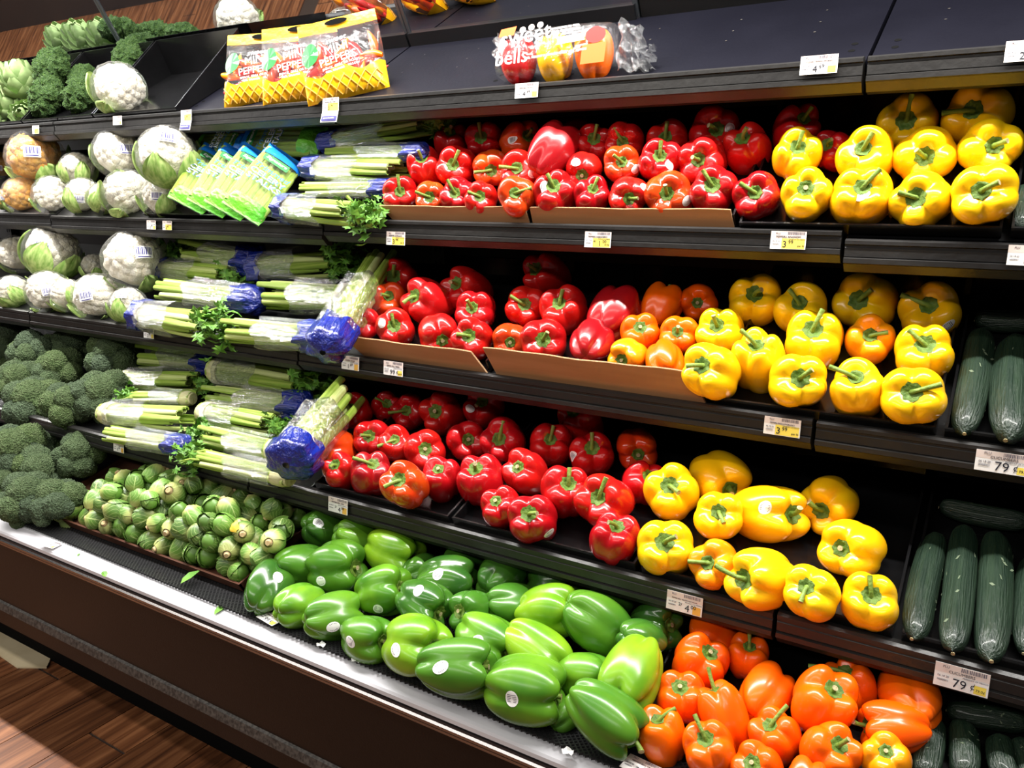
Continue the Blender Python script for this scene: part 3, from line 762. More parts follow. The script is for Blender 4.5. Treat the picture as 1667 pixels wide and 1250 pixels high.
for step in range(80):
    moved = 0
    for a in range(len(ITEMS)):
        A = ITEMS[a]
        for b in range(a + 1, len(ITEMS)):
            B = ITEMS[b]
            if A['k'] != B['k']: continue
            if abs(A['u'] - B['u']) > 160 or abs(A['v'] - B['v']) > 160: continue
            pa = A['d'] * A['t']; pb = B['d'] * B['t']
            ra = A['q'] * A['t']; rb = B['q'] * B['t']
            need = .47 * (ra + rb); dv = pa - pb; L = dv.length
            if L >= need: continue
            near, far = (A, B) if A['t'] * A['d'].length < B['t'] * B['d'].length else (B, A)
            if abs(A['t'] - B['t']) < .02: near, far = (A, B) if A['v'] > B['v'] else (B, A)
            s = min((need - L) * .5, .012)
            nf = min(far['tcap'], far['t'] + s * .5)
            near['t'] -= s * (.5 if nf > far['t'] else .8) ; far['t'] = nf
            moved += 1
    if not moved: break

ORD = ['', 'first', 'second', 'third', 'fourth', 'fifth', 'sixth', 'seventh', 'eighth', 'ninth', 'tenth', 'eleventh', 'twelfth', 'thirteenth', 'fourteenth', 'fifteenth', 'sixteenth', 'seventeenth', 'eighteenth', 'nineteenth', 'twentieth']
rows = {}
for it in ITEMS:
    if it['kind'] == 'pepper': rows.setdefault((it['grp'], it['row']), []).append(it)
for key, lst in rows.items():
    lst.sort(key=lambda i: i['u'])
    for n, it in enumerate(lst): it['ord'] = (n + 1, len(lst))
ADJ = {'scarlet_pepper': 'scarlet-blushed red', 'crimson_pepper': 'deep crimson', 'amber_pepper': 'amber', 'lime_pepper': 'light green', 'dark_pepper': 'dark green'}

mat('sticker_white', (.82, .82, .80), .45, .4)
_disc = {}
def add_sticker(root, body_bvh, M, it, parent):
    """oval fruit sticker wrapped on the skin where the line of sight meets it"""
    u, v = it['st']; d = ray(u, v).normalized(); inv = M.inverted()
    o_l = inv @ CAM; d_l = (inv.to_3x3() @ d).normalized()
    hit, nrm, _, _ = body_bvh.ray_cast(o_l, d_l)
    if hit is None: return
    sc_ = M.to_scale()[0]; R = .0105 / sc_
    x, y, z = basis_z(nrm, roll=random.uniform(0, 3))
    vs = []; fs = []; n = 16
    rr = (0, .5, .8, 1.)
    for a in rr:
        for j in range(n):
            th = 2 * pi * j / n
            p = hit + (x * cos(th) * a * R) + (y * sin(th) * a * R * 1.25)
            q, nn, _, _ = body_bvh.find_nearest(p)
            vs.append(q + nn * .006)
    fm = []
    for i in range(len(rr) - 1):
        for j in range(n):
            fs.append((i * n + j, (i + 1) * n + j, (i + 1) * n + (j + 1) % n, i * n + (j + 1) % n))
    s = obj('sticker', mesh_from(vs, fs, 'sticker_white'), parent); s['label'] = 'white oval fruit sticker'
    # printed lines
    pv = []; pf = []
    for k in range(5):
        yy = (-.55 + .27 * k) * R; hw = sqrt(max(0, 1 - (yy / R / 1.2) ** 2)) * R * .72
        for (a, b2) in ((-hw, yy), (hw, yy), (hw, yy + .1 * R), (-hw, yy + .1 * R)):
            q, nn, _, _ = body_bvh.find_nearest(hit + x * a + y * b2); pv.append(q + nn * .009)
        pf.append(tuple(range(4 * k, 4 * k + 4)))
    obj('print', mesh_from(pv, pf, 'ink_grey'), s)

def build_pepper(it, n):
    P = CAM + it['d'] * it['t']; D = it['q'] * it['t'] * 1.10
    dn = it['d'].normalized(); tow = -dn
    rx = (RIGHT - dn * RIGHT.dot(dn)).normalized(); ry = (UP - dn * UP.dot(dn)).normalized()
    vi = n % NV
    if 'axis' in it:
        a = it['axis']; ax = (rx * a[0] + ry * a[1] + tow * a[2]).normalized()
    else:
        k = .37 * it['w'] * it['o'].get('hs', 1.)
        a, b = it['stem'][0] / k, -it['stem'][1] / k
        l = hypot(a, b)
        if l > .97: a, b = a / l * .97, b / l * .97; l = .97
        ax = (rx * a + ry * b + tow * sqrt(1 - l * l)).normalized()
    x, y, z = basis_z(ax, roll=random.uniform(0, 6.28))
    M = frame_mat(P, x * D, y * D, z * D * it['o'].get('hs', 1.))
    (color, shelf) = it['grp']; o_, tot = it['ord']
    cname = ADJ.get(it['m'], color)
    extra = 'with white sticker ' if it['st'] else ''
    lay = 'lying ' if (color == 'green') else ''
    extra = 'with sticker ' if it['st'] else ''
    label = f"{cname} bell pepper {extra}in {shelf}'s {it['row']} row, {ORD[o_]} {color} from left"
    root = thing('bell_pepper', label, 'bell pepper', matrix=M, group=f'{color} bell peppers on the {shelf}')
    body = obj('body', body_mesh(vi, it['m']), root)
    if 'axis' in it and it['axis'][2] < -.1: pass
    cal = obj('calyx', PV[vi]['cal'], root)
    # stem: a bent tube from the dimple to its tip
    z0 = PV[vi]['z0'] + .01
    if 'tip' in it:
        du, dv = it['tip']; dep = it['t']
        pl = (rx * du - ry * dv) * (dep / F)
        L = .30 * D; pm = pl.length
        if pm > .62 * D: pl *= .62 * D / pm; pm = .62 * D
        t3 = pl + tow * sqrt(max(0, L * L - pm * pm)) if pm < L else pl + tow * .04 * D
        short = hypot(du, dv) < 5
        loc = M.to_3x3().inverted() @ t3
        if loc.z < .12: loc.z = .12
        if short: loc = Vector((0, 0, .1))
        tip = Vector((loc.x, loc.y, z0 + loc.z))
    else:
        short = False
        tip = Vector((random.uniform(-.08, .08), random.uniform(-.08, .08), z0 + .25))
    p0 = Vector((0, 0, z0 - .02)); pts = []
    c1 = Vector((0, 0, z0 + max(.08, (tip.z - z0) * .62)))
    for i in range(8):
        f = i / 7; pts.append(p0 * (1 - f) ** 2 + c1 * 2 * f * (1 - f) + tip * f * f)
    rad = [.062, .047, .039, .036, .036, .037, .041, .044]
    mb = MB(); mb.tube(pts, rad, 9, 0, True, 1)
    obj('stem', mb.mesh('stem_green', 'stem_cut', smooth=True), root)
    if it['st']: add_sticker(root, PV[vi]['bvh'], M, it, root)

# ------------------------------------------------------------------ broccoli, cauliflower
def ico(sub):
    bm = bmesh.new(); bmesh.ops.create_icosphere(bm, subdivisions=sub, radius=1)
    v = [Vector(x.co) for x in bm.verts]; f = [tuple(q.index for q in p.verts) for p in bm.faces]
    bm.free(); return v, f
I5 = ico(5); I4 = ico(4); I3 = ico(3); I2 = ico(2)
def lumpy(I, c, r, bead, amp, seed, sq=(1, 1, 1)):
    vs = []
    for p in I[0]:
        q = p * bead + Vector((seed * 3.1, seed * 1.7, 0))
        dd = noise.voronoi(q)[0][0]
        k = 1 + amp * (.55 - dd) + .08 * noise.noise(p * 2.2 + Vector((seed, 0, 0)))
        vs.append(Vector(c) + Vector((p.x * sq[0], p.y * sq[1], p.z * sq[2])) * (r * k))
    return vs
def broccoli_variant(seed):
    r_ = random.Random(seed); parts = []
    spots = [((0, 0, .16), .27)]
    for j in range(6):
        th = j * 2 * pi / 6 + r_.uniform(-.25, .25); spots.append(((.27 * cos(th), .27 * sin(th), .04 + r_.uniform(-.05, .05)), r_.uniform(.19, .25)))
    for j in range(5):
        th = j * 2 * pi / 5 + .5; spots.append(((.34 * cos(th), .34 * sin(th), -.12 + r_.uniform(-.04, .04)), r_.uniform(.13, .17)))
    for i, (c, r) in enumerate(spots):
        I = I5 if r > .18 else I4; vs = lumpy(I, c, r, 11. * r / .22, .2, seed + i * 7)
        parts.append(('floret', mesh_from(vs, I[1], 'broccoli_green')))
    mb = MB(); mb.tube([(0, 0, -.55), (0, 0, -.3), (0, 0, 0)], [.13, .12, .16], 10)
    for j in range(6):
        th = j * 2 * pi / 6; mb.tube([(0, 0, -.38), (.16 * cos(th), .16 * sin(th), -.18), (.27 * cos(th), .27 * sin(th), .02)], [.07, .06, .07], 7)
    parts.append(('stalk', mb.mesh('broccoli_stalk', smooth=True)))
    return parts
BV = [broccoli_variant(11), broccoli_variant(23), broccoli_variant(37)]
def leaf_sheet(th0, span, z0, z1, r0, curl, seed, nx=9, nz=9):
    """a broad leaf hugging a ball of unit diameter"""
    vs = []; fs = []
    for i in range(nz + 1):
        f = i / nz; z = z0 + (z1 - z0) * f
        wdt = span * (sin(pi * min(1, .25 + .72 * f)) ** .7)
        for j in range(nx + 1):
            g_ = j / nx * 2 - 1; th = th0 + wdt * g_
            rb = sqrt(max(.02, .25 - z * z)) ; r = r0 * rb / .5 + .02 + curl * f * f * .1 + .02 * sin(g_ * 9 + seed) * f + .03 * (1 - abs(g_)) * (1 - f)
            vs.append((r * cos(th), r * sin(th), z + .02 * sin(g_ * 7 + seed * 2) * f))
    n = nx + 1
    for i in range(nz):
        for j in range(nx): fs.append((i * n + j, i * n + j + 1, (i + 1) * n + j + 1, (i + 1) * n + j))
    return vs, fs
def cauli_variant(seed, leafy):
    r_ = random.Random(seed); mb = MB()
    spots = [((0, 0, .03), .405)]
    ga = 2.39996
    N_ = 58
    for j in range(N_):
        zf = 1 - (j + .5) / N_ * 1.25; rr = sqrt(max(0, 1 - zf * zf)); th = ga * j
        spots.append(((.335 * rr * cos(th), .335 * rr * sin(th), .03 + .34 * zf), r_.uniform(.085, .125)))
    for i, (c, r) in enumerate(spots):
        I = I3 if i else I3
        mb.add(lumpy(I, c, r, 5.5, .2, seed + i), I[1])
    parts = [('curd', mb.v, mb.f)]
    leaves = []
    for j in range(5 if leafy else 4):
        th = j * 2 * pi / (5 if leafy else 4) + r_.uniform(-.3, .3)
        leaves.append(leaf_sheet(th, r_.uniform(.35, .55), -.44, r_.uniform(.02, .24) if leafy else r_.uniform(-.15, .06), .52, r_.uniform(-.3, .5), seed + j))
    # tight wrap with a gathered tail
    wv = []
    for p in I4[0]:
        k = .495 + .02 * noise.noise(p * 5 + Vector((seed, 0, 0))) + .012 * abs(noise.noise(p * 14))
        q = p * k
        if p.z < -.75: q = q * (1 - .12 * sin(9 * atan2(p.y, p.x)) * (-.75 - p.z))
        wv.append(q)
    return dict(curd={}, mb=mb, leaves=[mesh_from(v, f, 'cauli_leaf') for v, f in leaves], wrap=mesh_from(wv, I4[1], 'wrap_film'), bvh=BVHTree.FromPolygons(wv, I4[1]))
CV = {(l, i): cauli_variant(50 + i + 10 * l, l) for l in (0, 1) for i in (0, 1)}

def build_round(it, n):
    P = CAM + it['d'] * it['t']; D = it['q'] * it['t']; o = it['o']
    tow = -it['d'].normalized()
    shelf = SHELFNAME[it['k']]
    if it['kind'] == 'broccoli':
        ax = (tow * .8 + Vector((0, 0, .75)) + Vector((random.uniform(-.3, .3), 0, 0))).normalized()
        if o.get('side'): ax = (tow * .2 + UP * .7 - RIGHT * .35).normalized()
        x, y, z = basis_z(ax, roll=random.uniform(0, 6)); M = frame_mat(P, x, y, z, D * 1.36)
        root = thing('broccoli_crown', f"green broccoli crown on the {shelf}, {o['t']}", 'broccoli', matrix=M, group=f'broccoli crowns on the {shelf}')
        for nm, me in BV[n % 3]: obj(nm, me, root)
    else:
        leafy = 1 if o.get('leafy') else 0
        ax = (Vector((0, 0, 1)) * .8 + tow * random.uniform(.35, .8) + RIGHT * random.uniform(-.5, .5)).normalized()
        if leafy: ax = (Vector((0, 0, .6)) + tow * random.uniform(-.1, .35) + RIGHT * random.uniform(-.6, .6)).normalized()
        x, y, z = basis_z(ax, roll=random.uniform(0, 6)); M = frame_mat(P, x, y, z, D * (1.08 if leafy else 1.17))
        orange = o.get('orange')
        root = thing('cauliflower', f"film-wrapped cauliflower, {shelf}, {o['t']}", 'cauliflower', matrix=M, group=f'wrapped cauliflowers on the {shelf}')
        V = CV[(leafy, n % 2)]
        key = 'curd_orange' if orange else 'curd_white'
        if key not in V['curd']: V['curd'][key] = mesh_from(V['mb'].v, V['mb'].f, key)
        obj('curd', V['curd'][key], root)
        for me in V['leaves']: obj('leaf', me, root)
        obj('wrap', V['wrap'], root)
        # barcode label on the wrap facing out
        inv = M.inverted(); side = RIGHT * random.uniform(-.45, .45) + UP * random.uniform(-.2, .75)
        dl = (inv.to_3x3() @ (tow + side)).normalized()
        h, nn, _, _ = V['bvh'].ray_cast(dl * 2, -dl)
        if h is not None and n % 3 != 2:
            upl = (inv.to_3x3() @ Vector((random.uniform(-.25, .25), 0, 1)))
            lx = upl.cross(nn).normalized(); ly = nn.cross(lx)
            def patch(w_, h_, off, ox=0., oy=0., nx=4, ny=4):
                vs = []; fs = []
                for a in range(ny + 1):
                    for b in range(nx + 1):
                        p = h + lx * (ox + w_ * (b / nx - .5)) + ly * (oy + h_ * (a / ny - .5))
                        q, n2, _, _ = V['bvh'].find_nearest(p); vs.append(q + n2 * off)
                for a in range(ny):
                    for b in range(nx): fs.append((a * (nx + 1) + b, a * (nx + 1) + b + 1, (a + 1) * (nx + 1) + b + 1, (a + 1) * (nx + 1) + b))
                return vs, fs
            s = obj('label', mesh_from(*patch(.27, .2, .006), 'paper_white'), root); s['label'] = 'white barcode label printed in blue'
            bars = MB()
            for q in range(9):
                bars.add(*patch([.012, .018, .01, .02][q % 4], .12, .010, -.11 + .0275 * q, .02, 1, 2))
            bars.add(*patch(.2, .018, .010, 0, -.075, 3, 1))
            obj('barcode', bars.mesh('ink_navy'), s)
for n, it in enumerate(ITEMS):
    if it['kind'] == 'pepper': build_pepper(it, n)
    else: build_round(it, n)
# ------------------------------------------------------------------ brussels sprouts
def sprout_material():
    m, t, b = nt('sprout_leaf')
    uv = node(t, 'ShaderNodeUVMap'); sp = node(t, 'ShaderNodeSeparateXYZ'); t.links.new(uv.outputs[0], sp.inputs[0])
    def M(op, a, c=None):
        n = node(t, 'ShaderNodeMath', operation=op)
        for i, x in enumerate((a, c)):
            if x is None: continue
            if isinstance(x, (int, float)): n.inputs[i].default_value = x
            else: t.links.new(x, n.inputs[i])
        return n.outputs[0]
    du = M('ABSOLUTE', M('SUBTRACT', sp.outputs[0], .5))
    rib = M('LESS_THAN', du, .022)
    side = M('FRACT', M('SUBTRACT', M('MULTIPLY', sp.outputs[1], 5.), M('MULTIPLY', du, 6.)))
    sv = M('LESS_THAN', side, .13)
    vein = M('MAXIMUM', rib, M('MULTIPLY', sv, .6))
    base = node(t, 'ShaderNodeValToRGB')
    base.color_ramp.elements[0].position = .02; base.color_ramp.elements[0].color = (.50, .52, .17, 1)
    base.color_ramp.elements[1].position = .45; base.color_ramp.elements[1].color = (.105, .225, .032, 1)
    t.links.new(sp.outputs[1], base.inputs[0])
    oi = node(t, 'ShaderNodeObjectInfo'); hv = node(t, 'ShaderNodeHueSaturation')
    mr = node(t, 'ShaderNodeMapRange'); mr.inputs['To Min'].default_value = .55; mr.inputs['To Max'].default_value = 1.25
    t.links.new(oi.outputs['Random'], mr.inputs['Value']); t.links.new(mr.outputs[0], hv.inputs['Value']); t.links.new(base.outputs[0], hv.inputs['Color'])
    mx = node(t, 'ShaderNodeMix', data_type='RGBA'); mx.inputs['B'].default_value = (.45, .56, .20, 1)
    t.links.new(M('MULTIPLY', vein, .75), mx.inputs['Factor']); t.links.new(hv.outputs[0], mx.inputs['A'])
    t.links.new(mx.outputs['Result'], b.inputs['Base Color'])
    b.inputs['Roughness'].default_value = .42
    bp = node(t, 'ShaderNodeBump'); bp.inputs['Strength'].default_value = .35; bp.inputs['Distance'].default_value = .05
    t.links.new(vein, bp.inputs['Height']); t.links.new(bp.outputs[0], b.inputs['Normal'])
    MATS['sprout_leaf'] = m
sprout_material()
mat('sprout_cut', (.55, .42, .22), .7, .3, c2=(.35, .2, .09), scale=5)
mat('sprout_yellow', (.72, .40, .03), .5, .3, c2=(.45, .45, .06), scale=4)
def sprout_variant(seed):
    r_ = random.Random(seed); V = []; Fc = []; UV = []
    nL = 9; ga = 2.399
    for l in range(nL):
        th0 = l * ga + r_.uniform(-.2, .2); R = .5 - .008 * l + (.02 if l < 3 else 0); top = .50 - .03 * l if l > 2 else r_.uniform(.25, .45)
        span = r_.uniform(1.15, 1.45) if l < 5 else 1.6
        nx, nz = 8, 7; b0 = len(V)
        for i in range(nz + 1):
            f = i / nz; z = -.47 + (top + .47) * f
            wd = span * (sin(pi * min(1., .18 + .75 * f)) ** .8)
            for j in range(nx + 1):
                g_ = j / nx * 2 - 1; th = th0 + wd * g_
                rr = sqrt(max(.0, .25 - (z * .98) ** 2)) / .5 * R * (1 + .05 * sin(4 * f + seed))
                flare = .035 * f ** 3 * (1 if l < 4 else .3) + .012 * abs(g_) ** 2 * sin(5 * f + l)
                V.append(((rr + flare) * cos(th), (rr + flare) * sin(th), z)); UV.append((j / nx, f))
        n = nx + 1
        for i in range(nz):
            for j in range(nx): Fc.append((b0 + i * n + j, b0 + i * n + j + 1, b0 + (i + 1) * n + j + 1, b0 + (i + 1) * n + j))
    b0 = len(V)
    for p in I2[0]: V.append(p * .462); UV.append((.3, .6))
    for f in I2[1]: Fc.append(tuple(i + b0 for i in f))
    me = mesh_from(V, Fc, 'sprout_leaf')
    ul = me.uv_layers.new(name='UVMap')
    for lp in me.loops: ul.data[lp.index].uv = UV[lp.vertex_index]
    return me
SV = [sprout_variant(s) for s in (3, 8, 15, 21)]
mb = MB(); mb.tube([(0, 0, -.56), (0, 0, -.5), (0, 0, -.42)], [.10, .13, .17], 10); STEM_END = mb.mesh('sprout_cut', smooth=True)
lv, lf = leaf_sheet(0, .5, -.45, .35, .58, .6, 2)
YLEAF = mesh_from(lv, lf, 'sprout_yellow')
POLY = [YA.p(*q) for q in ((285, 505), (1185, 835), (1300, 650), (1480, 500), (1330, 440), (1210, 370), (1000, 315), (820, 270), (640, 260), (530, 300), (370, 400))]
def inside(u, v, poly):
    c = False; j = len(poly) - 1
    for i in range(len(poly)):
        a, b = poly[i], poly[j]
        if (a[1] > v) != (b[1] > v) and u < (b[0] - a[0]) * (v - a[1]) / (b[1] - a[1]) + a[0]: c = not c
        j = i
    return c
def pix(P):
    q = P - CAM; z = q.dot(FWD); return CX + F * q.dot(RIGHT) / z, CY - F * q.dot(UP) / z
rs = random.Random(5); spr = []
R0 = .0255
P = PL[5]
for layer, h in ((0, .028), (1, .066), (2, .10)):
    row = 0; al = .028 + layer * .022
    while al < .40 - .02 * layer:
        x = -2.10 + (row % 2) * R0 + layer * R0 * .8
        while x < -1.20:
            p = P.pt(x + rs.uniform(-.007, .007), al + rs.uniform(-.006, .006), h + rs.uniform(-.006, .006))
            u, v = pix(p)
            ok = inside(u, v, POLY)
            if layer == 2 and rs.random() < .45: ok = False
            if layer == 1 and (al > .33 and rs.random() < .4): ok = False
            if ok: spr.append((p, layer, u, v))
            x += R0 * 2.08
        al += R0 * 1.82; row += 1
# keep those that show from the aisle; buried ones are left out
cover = []
keep = []
for i, (p, l, u, v) in enumerate(spr):
    above = sum(1 for (q, l2, u2, v2) in spr if l2 > l and hypot(u2 - u, v2 - v) < 17)
    if l == 0 and above >= 3: continue
    keep.append((p, l, u, v))
keep.sort(key=lambda q: q[2])
counter = {}
yellow_i = min(range(len(keep)), key=lambda i: hypot(keep[i][2] - 398, keep[i][3] - 882) - keep[i][1] * 6)
for i, (p, l, u, v) in enumerate(keep):
    ax = Vector((rs.gauss(0, 1), rs.gauss(-.2, 1), rs.gauss(.2, .8))).normalized()
    x, y, z = basis_z(ax, roll=rs.uniform(0, 6)); s = R0 * 2 * rs.uniform(.88, 1.16)
    M = frame_mat(p, x * s, y * s, z * s * rs.uniform(1.02, 1.22))
    key = (('lowest', 'middle', 'topmost')[l], ('left end', 'left half', 'centre', 'right half', 'right end')[min(4, int((p.x + 2.12) / .17))])
    counter[key] = counter.get(key, 0) + 1
    lab = 'green brussels sprout, %s layer at %s of the heap, %s from left' % (key[0], key[1], ORD[min(20, counter[key])])
    if i == yellow_i: lab = 'brussels sprout with one yellowed leaf near the right of the heap'
    t = thing('brussels_sprout', lab, 'brussels sprout', matrix=M, group='brussels sprouts heaped in the tray')
    obj('head', SV[i % 4], t); obj('stem_end', STEM_END, t)
    if i == yellow_i: obj('yellow_leaf', YLEAF, t, matrix=Matrix.Rotation(2.1, 4, 'Z'))

# ------------------------------------------------------------------ cucumbers
def cuke_mesh(seed):
    r_ = random.Random(seed); n, q = 26, 22; V = []; Fc = []; bend = r_.uniform(-.05, .05)
    for i in range(n + 1):
        f = i / n; z = f
        r = .5 * (max(0., 1 - (abs(f - .5) * 2) ** 6.5)) ** .5 * (.90 + .1 * cos((f - .55) * 3))
        for j in range(q):
            th = 2 * pi * j / q
            k = 1 + .035 * sin(6 * th + .4) + .03 * noise.noise(Vector((cos(th) * 2, sin(th) * 2, f * 9 + seed)))
            V.append((r * k * cos(th) * 1., r * k * sin(th), z))
    V = [(x + bend * 20 * (z - .5) ** 2 * .5, y, z) for x, y, z in V]
    for i in range(n):
        for j in range(q): Fc.append((i * q + j, i * q + (j + 1) % q, (i + 1) * q + (j + 1) % q, (i + 1) * q + j))
    me = mesh_from(V, Fc, 'cucumber_skin')
    bv = BVHTree.FromPolygons([Vector(v) for v in V], Fc)
    sm = MB()
    for k in range(16):                    # pale scuffs
        th = r_.uniform(0, 6.28); z = r_.uniform(.1, .9); 
        c, nn, _, _ = bv.find_nearest(Vector((.5 * cos(th), .5 * sin(th), z)))
        if nn is None: continue
        x, y, zz_ = basis_z(nn); a = r_.uniform(0, 3); L = r_.uniform(.04, .1)
        pts = []
        for s in (-1, 1):
            pts.append(c + nn * .012 + (x * cos(a) * L * s) + Vector((0, 0, sin(a) * L * .3 * s)))
        w_ = (pts[1] - pts[0]).cross(nn).normalized() * .012
        sm.add([pts[0], pts[0] * .5 + pts[1] * .5 - w_, pts[1], pts[0] * .5 + pts[1] * .5 + w_], [(0, 1, 2, 3)])
    return me, sm.mesh('cucumber_scar')
CM = [cuke_mesh(s) for s in (1, 2, 3)]
mb = MB(); mb.tube([(0, 0, -.003), (0, 0, .004)], [.06, .05], 8); CEND = mb.mesh('stem_cut', smooth=True)
def cuke(z, k, a, b, w, lab, h=.5, n=0):
    P = PL[k]; ua, va = z.p(*a); ub, vb = z.p(*b)
    um, vm = (ua + ub) / 2, (va + vb) / 2
    d = ray(um, vm); q = w / z.s / F / stretch(um)
    nd = P.n.dot(d); t = P.n.dot(P.o - CAM) / (nd - h * q); D = q * t
    A = P.hit(ua, va, h * D); B = P.hit(ub, vb, h * D)
    ax = B - A; L = ax.length
    if L > .30: 
        m = (A + B) / 2; ax.normalize(); A = m - ax * .15; L = .30
    x, y, zz_ = basis_z(ax.normalized(), hint=P.n, roll=n * 1.3)
    M = frame_mat(A, x * D, y * D, zz_ * L)
    t = thing('cucumber', lab, 'cucumber', matrix=M, group=f'cucumbers on the {SHELFNAME[k]}')
    obj('skin', CM[n % 3][0], t); s_ = obj('scuffs', CM[n % 3][1], t); s_['kind'] = 'stuff'; obj('stem_end', CEND, t)
cuke(YE, 4, (1210, 800), (1305, 375), 130, 'dark green cucumber leaning against the tray wall, leftmost on the fourth shelf', n=0)
cuke(YE, 4, (1378, 860), (1428, 355), 142, 'dark green cucumber, second upright one on the fourth shelf', n=1)
cuke(YE, 4, (1535, 900), (1558, 365), 155, 'broad dark green cucumber, third upright one on the fourth shelf', n=2)
cuke(YE, 4, (1665, 860), (1690, 470), 120, 'cucumber cut off by the right frame edge on the fourth shelf', n=0)
cuke(YE, 4, (1320, 265), (1690, 335), 108, 'shaded cucumber lying crosswise at the back of the fourth shelf tray', n=1)
cuke(ZF, 3, (1425, 765), (1502, 345), 140, 'dark green cucumber, left upright one on the third shelf', n=2)
cuke(ZF, 3, (1592, 792), (1625, 375), 168, 'thick dark green cucumber, right upright one on the third shelf', n=0)
cuke(ZF, 3, (1465, 305), (1720, 312), 110, 'cucumber lying crosswise at the back of the third shelf tray', n=1)
cuke(YF, 5, (1262, 800), (1300, 558), 130, 'cucumber beside the orange peppers, leftmost on the bottom deck', n=1)
cuke(YF, 5, (1430, 800), (1420, 562), 130, 'second upright cucumber on the bottom deck', n=2)
cuke(YF, 5, (1590, 810), (1558, 622), 125, 'third upright cucumber on the bottom deck, pointed tip', n=0)
cuke(YF, 5, (1700, 800), (1650, 640), 110, 'cucumber at the right frame edge of the bottom deck', n=1)
cuke(YF, 5, (1350, 515), (1690, 570), 112, 'shaded cucumber lying crosswise at the back of the bottom deck', n=2)
cuke(ZC, 2, (1655, 930), (1668, 760), 90, 'cucumber barely showing at the right edge of the second shelf', n=2)

# ------------------------------------------------------------------ bagged celery
def lobed_leaf(mb, c, x, y, n, s, rnd):
    """celery leaflet: a fan of three toothed lobes, slightly cupped"""
    pts = [(0, -.5), (.16, -.12), (.5, -.2), (.40, .08), (.52, .3), (.22, .25), (.12, .58), (0, .42), (-.14, .6), (-.22, .25), (-.5, .32), (-.4, .08), (-.52, -.18), (-.16, -.12)]
    vs = [c + n * .12 * s]
    for a, b in pts: vs.append(c + x * (a * s) + y * (b * s) + n * (s * (rnd.uniform(-.06, .06) - .35 * (a * a))))
    k = len(pts); mb.add(vs, [(0, i + 1, (i + 1) % k + 1) for i in range(k)])
def leaf_cluster(seed, nleaf, spread=.5, long=.5):
    r_ = random.Random(seed); mb = MB()
    for i in range(nleaf):
        c = Vector((r_.uniform(-.1, long), r_.gauss(0, spread * .4), r_.gauss(0, spread * .4)))
        n = (Vector((0, r_.gauss(0, .7), r_.gauss(.3, .7))) + c * .5).normalized()
        x, y, n = basis_z(n, hint=(1, 0, 0), roll=r_.uniform(-1.2, 1.2) + pi / 2)
        lobed_leaf(mb, c, x, y, n, r_.uniform(.17, .32), r_)
    for i in range(6):
        a = Vector((-.3, r_.gauss(0, .12), r_.gauss(0, .12))); b = Vector((r_.uniform(.0, long * .7), r_.gauss(0, spread * .35), r_.gauss(0, spread * .35)))
        mb.tube([a, (a + b) / 2 + Vector((0, r_.gauss(0, .04), .03)), b], [.035, .025, .012], 5, 1)
    return mb.mesh('celery_leaf', 'celery_stalk', smooth=False)
LEAFS = [leaf_cluster(s, 70) for s in (1, 2, 3)]
def stalk_mesh(seed, y0, z0, y1, z1, L, w):
    """one U-section rib, base at x=0, tip at x=L"""
    r_ = random.Random(seed); n, q = 9, 9; V = []; Fc = []
    rot = atan2(z1, y1) if abs(y1) + abs(z1) > .01 else 0
    for i in range(n + 1):
        f = i / n; xx = L * f; e = f * f * (3 - 2 * f)
        cy = y0 + (y1 - y0) * e + .02 * sin(f * 4 + seed); cz = z0 + (z1 - z0) * e
        ww = w * (1.25 - .6 * f); th = .055 * (1 - .3 * f)
        for j in range(q):
            a = (j / (q - 1) - .5) * 2.5
            oy, oz = ww * sin(a) * .8, ww * (cos(a) - .75) * 1.1
            V.append((xx, cy + cos(rot - pi / 2) * oy - sin(rot - pi / 2) * oz, cz + sin(rot - pi / 2) * oy + cos(rot - pi / 2) * oz))
        for j in range(q - 1, -1, -1):
            a = (j / (q - 1) - .5) * 2.2
            oy, oz = ww * sin(a) * .72, ww * (cos(a) - .75) * 1.1 - th
            V.append((xx, cy + cos(rot - pi / 2) * oy - sin(rot - pi / 2) * oz, cz + sin(rot - pi / 2) * oy + cos(rot - pi / 2) * oz))
    k = 2 * q
    for i in range(n):
        for j in range(k): Fc.append((i * k + j, (i + 1) * k + j, (i + 1) * k + (j + 1) % k, i * k + (j + 1) % k))
    Fc.append(tuple(range(n * k, n * k + k))); Fc.append(tuple(range(k - 1, -1, -1)))
    return V, Fc
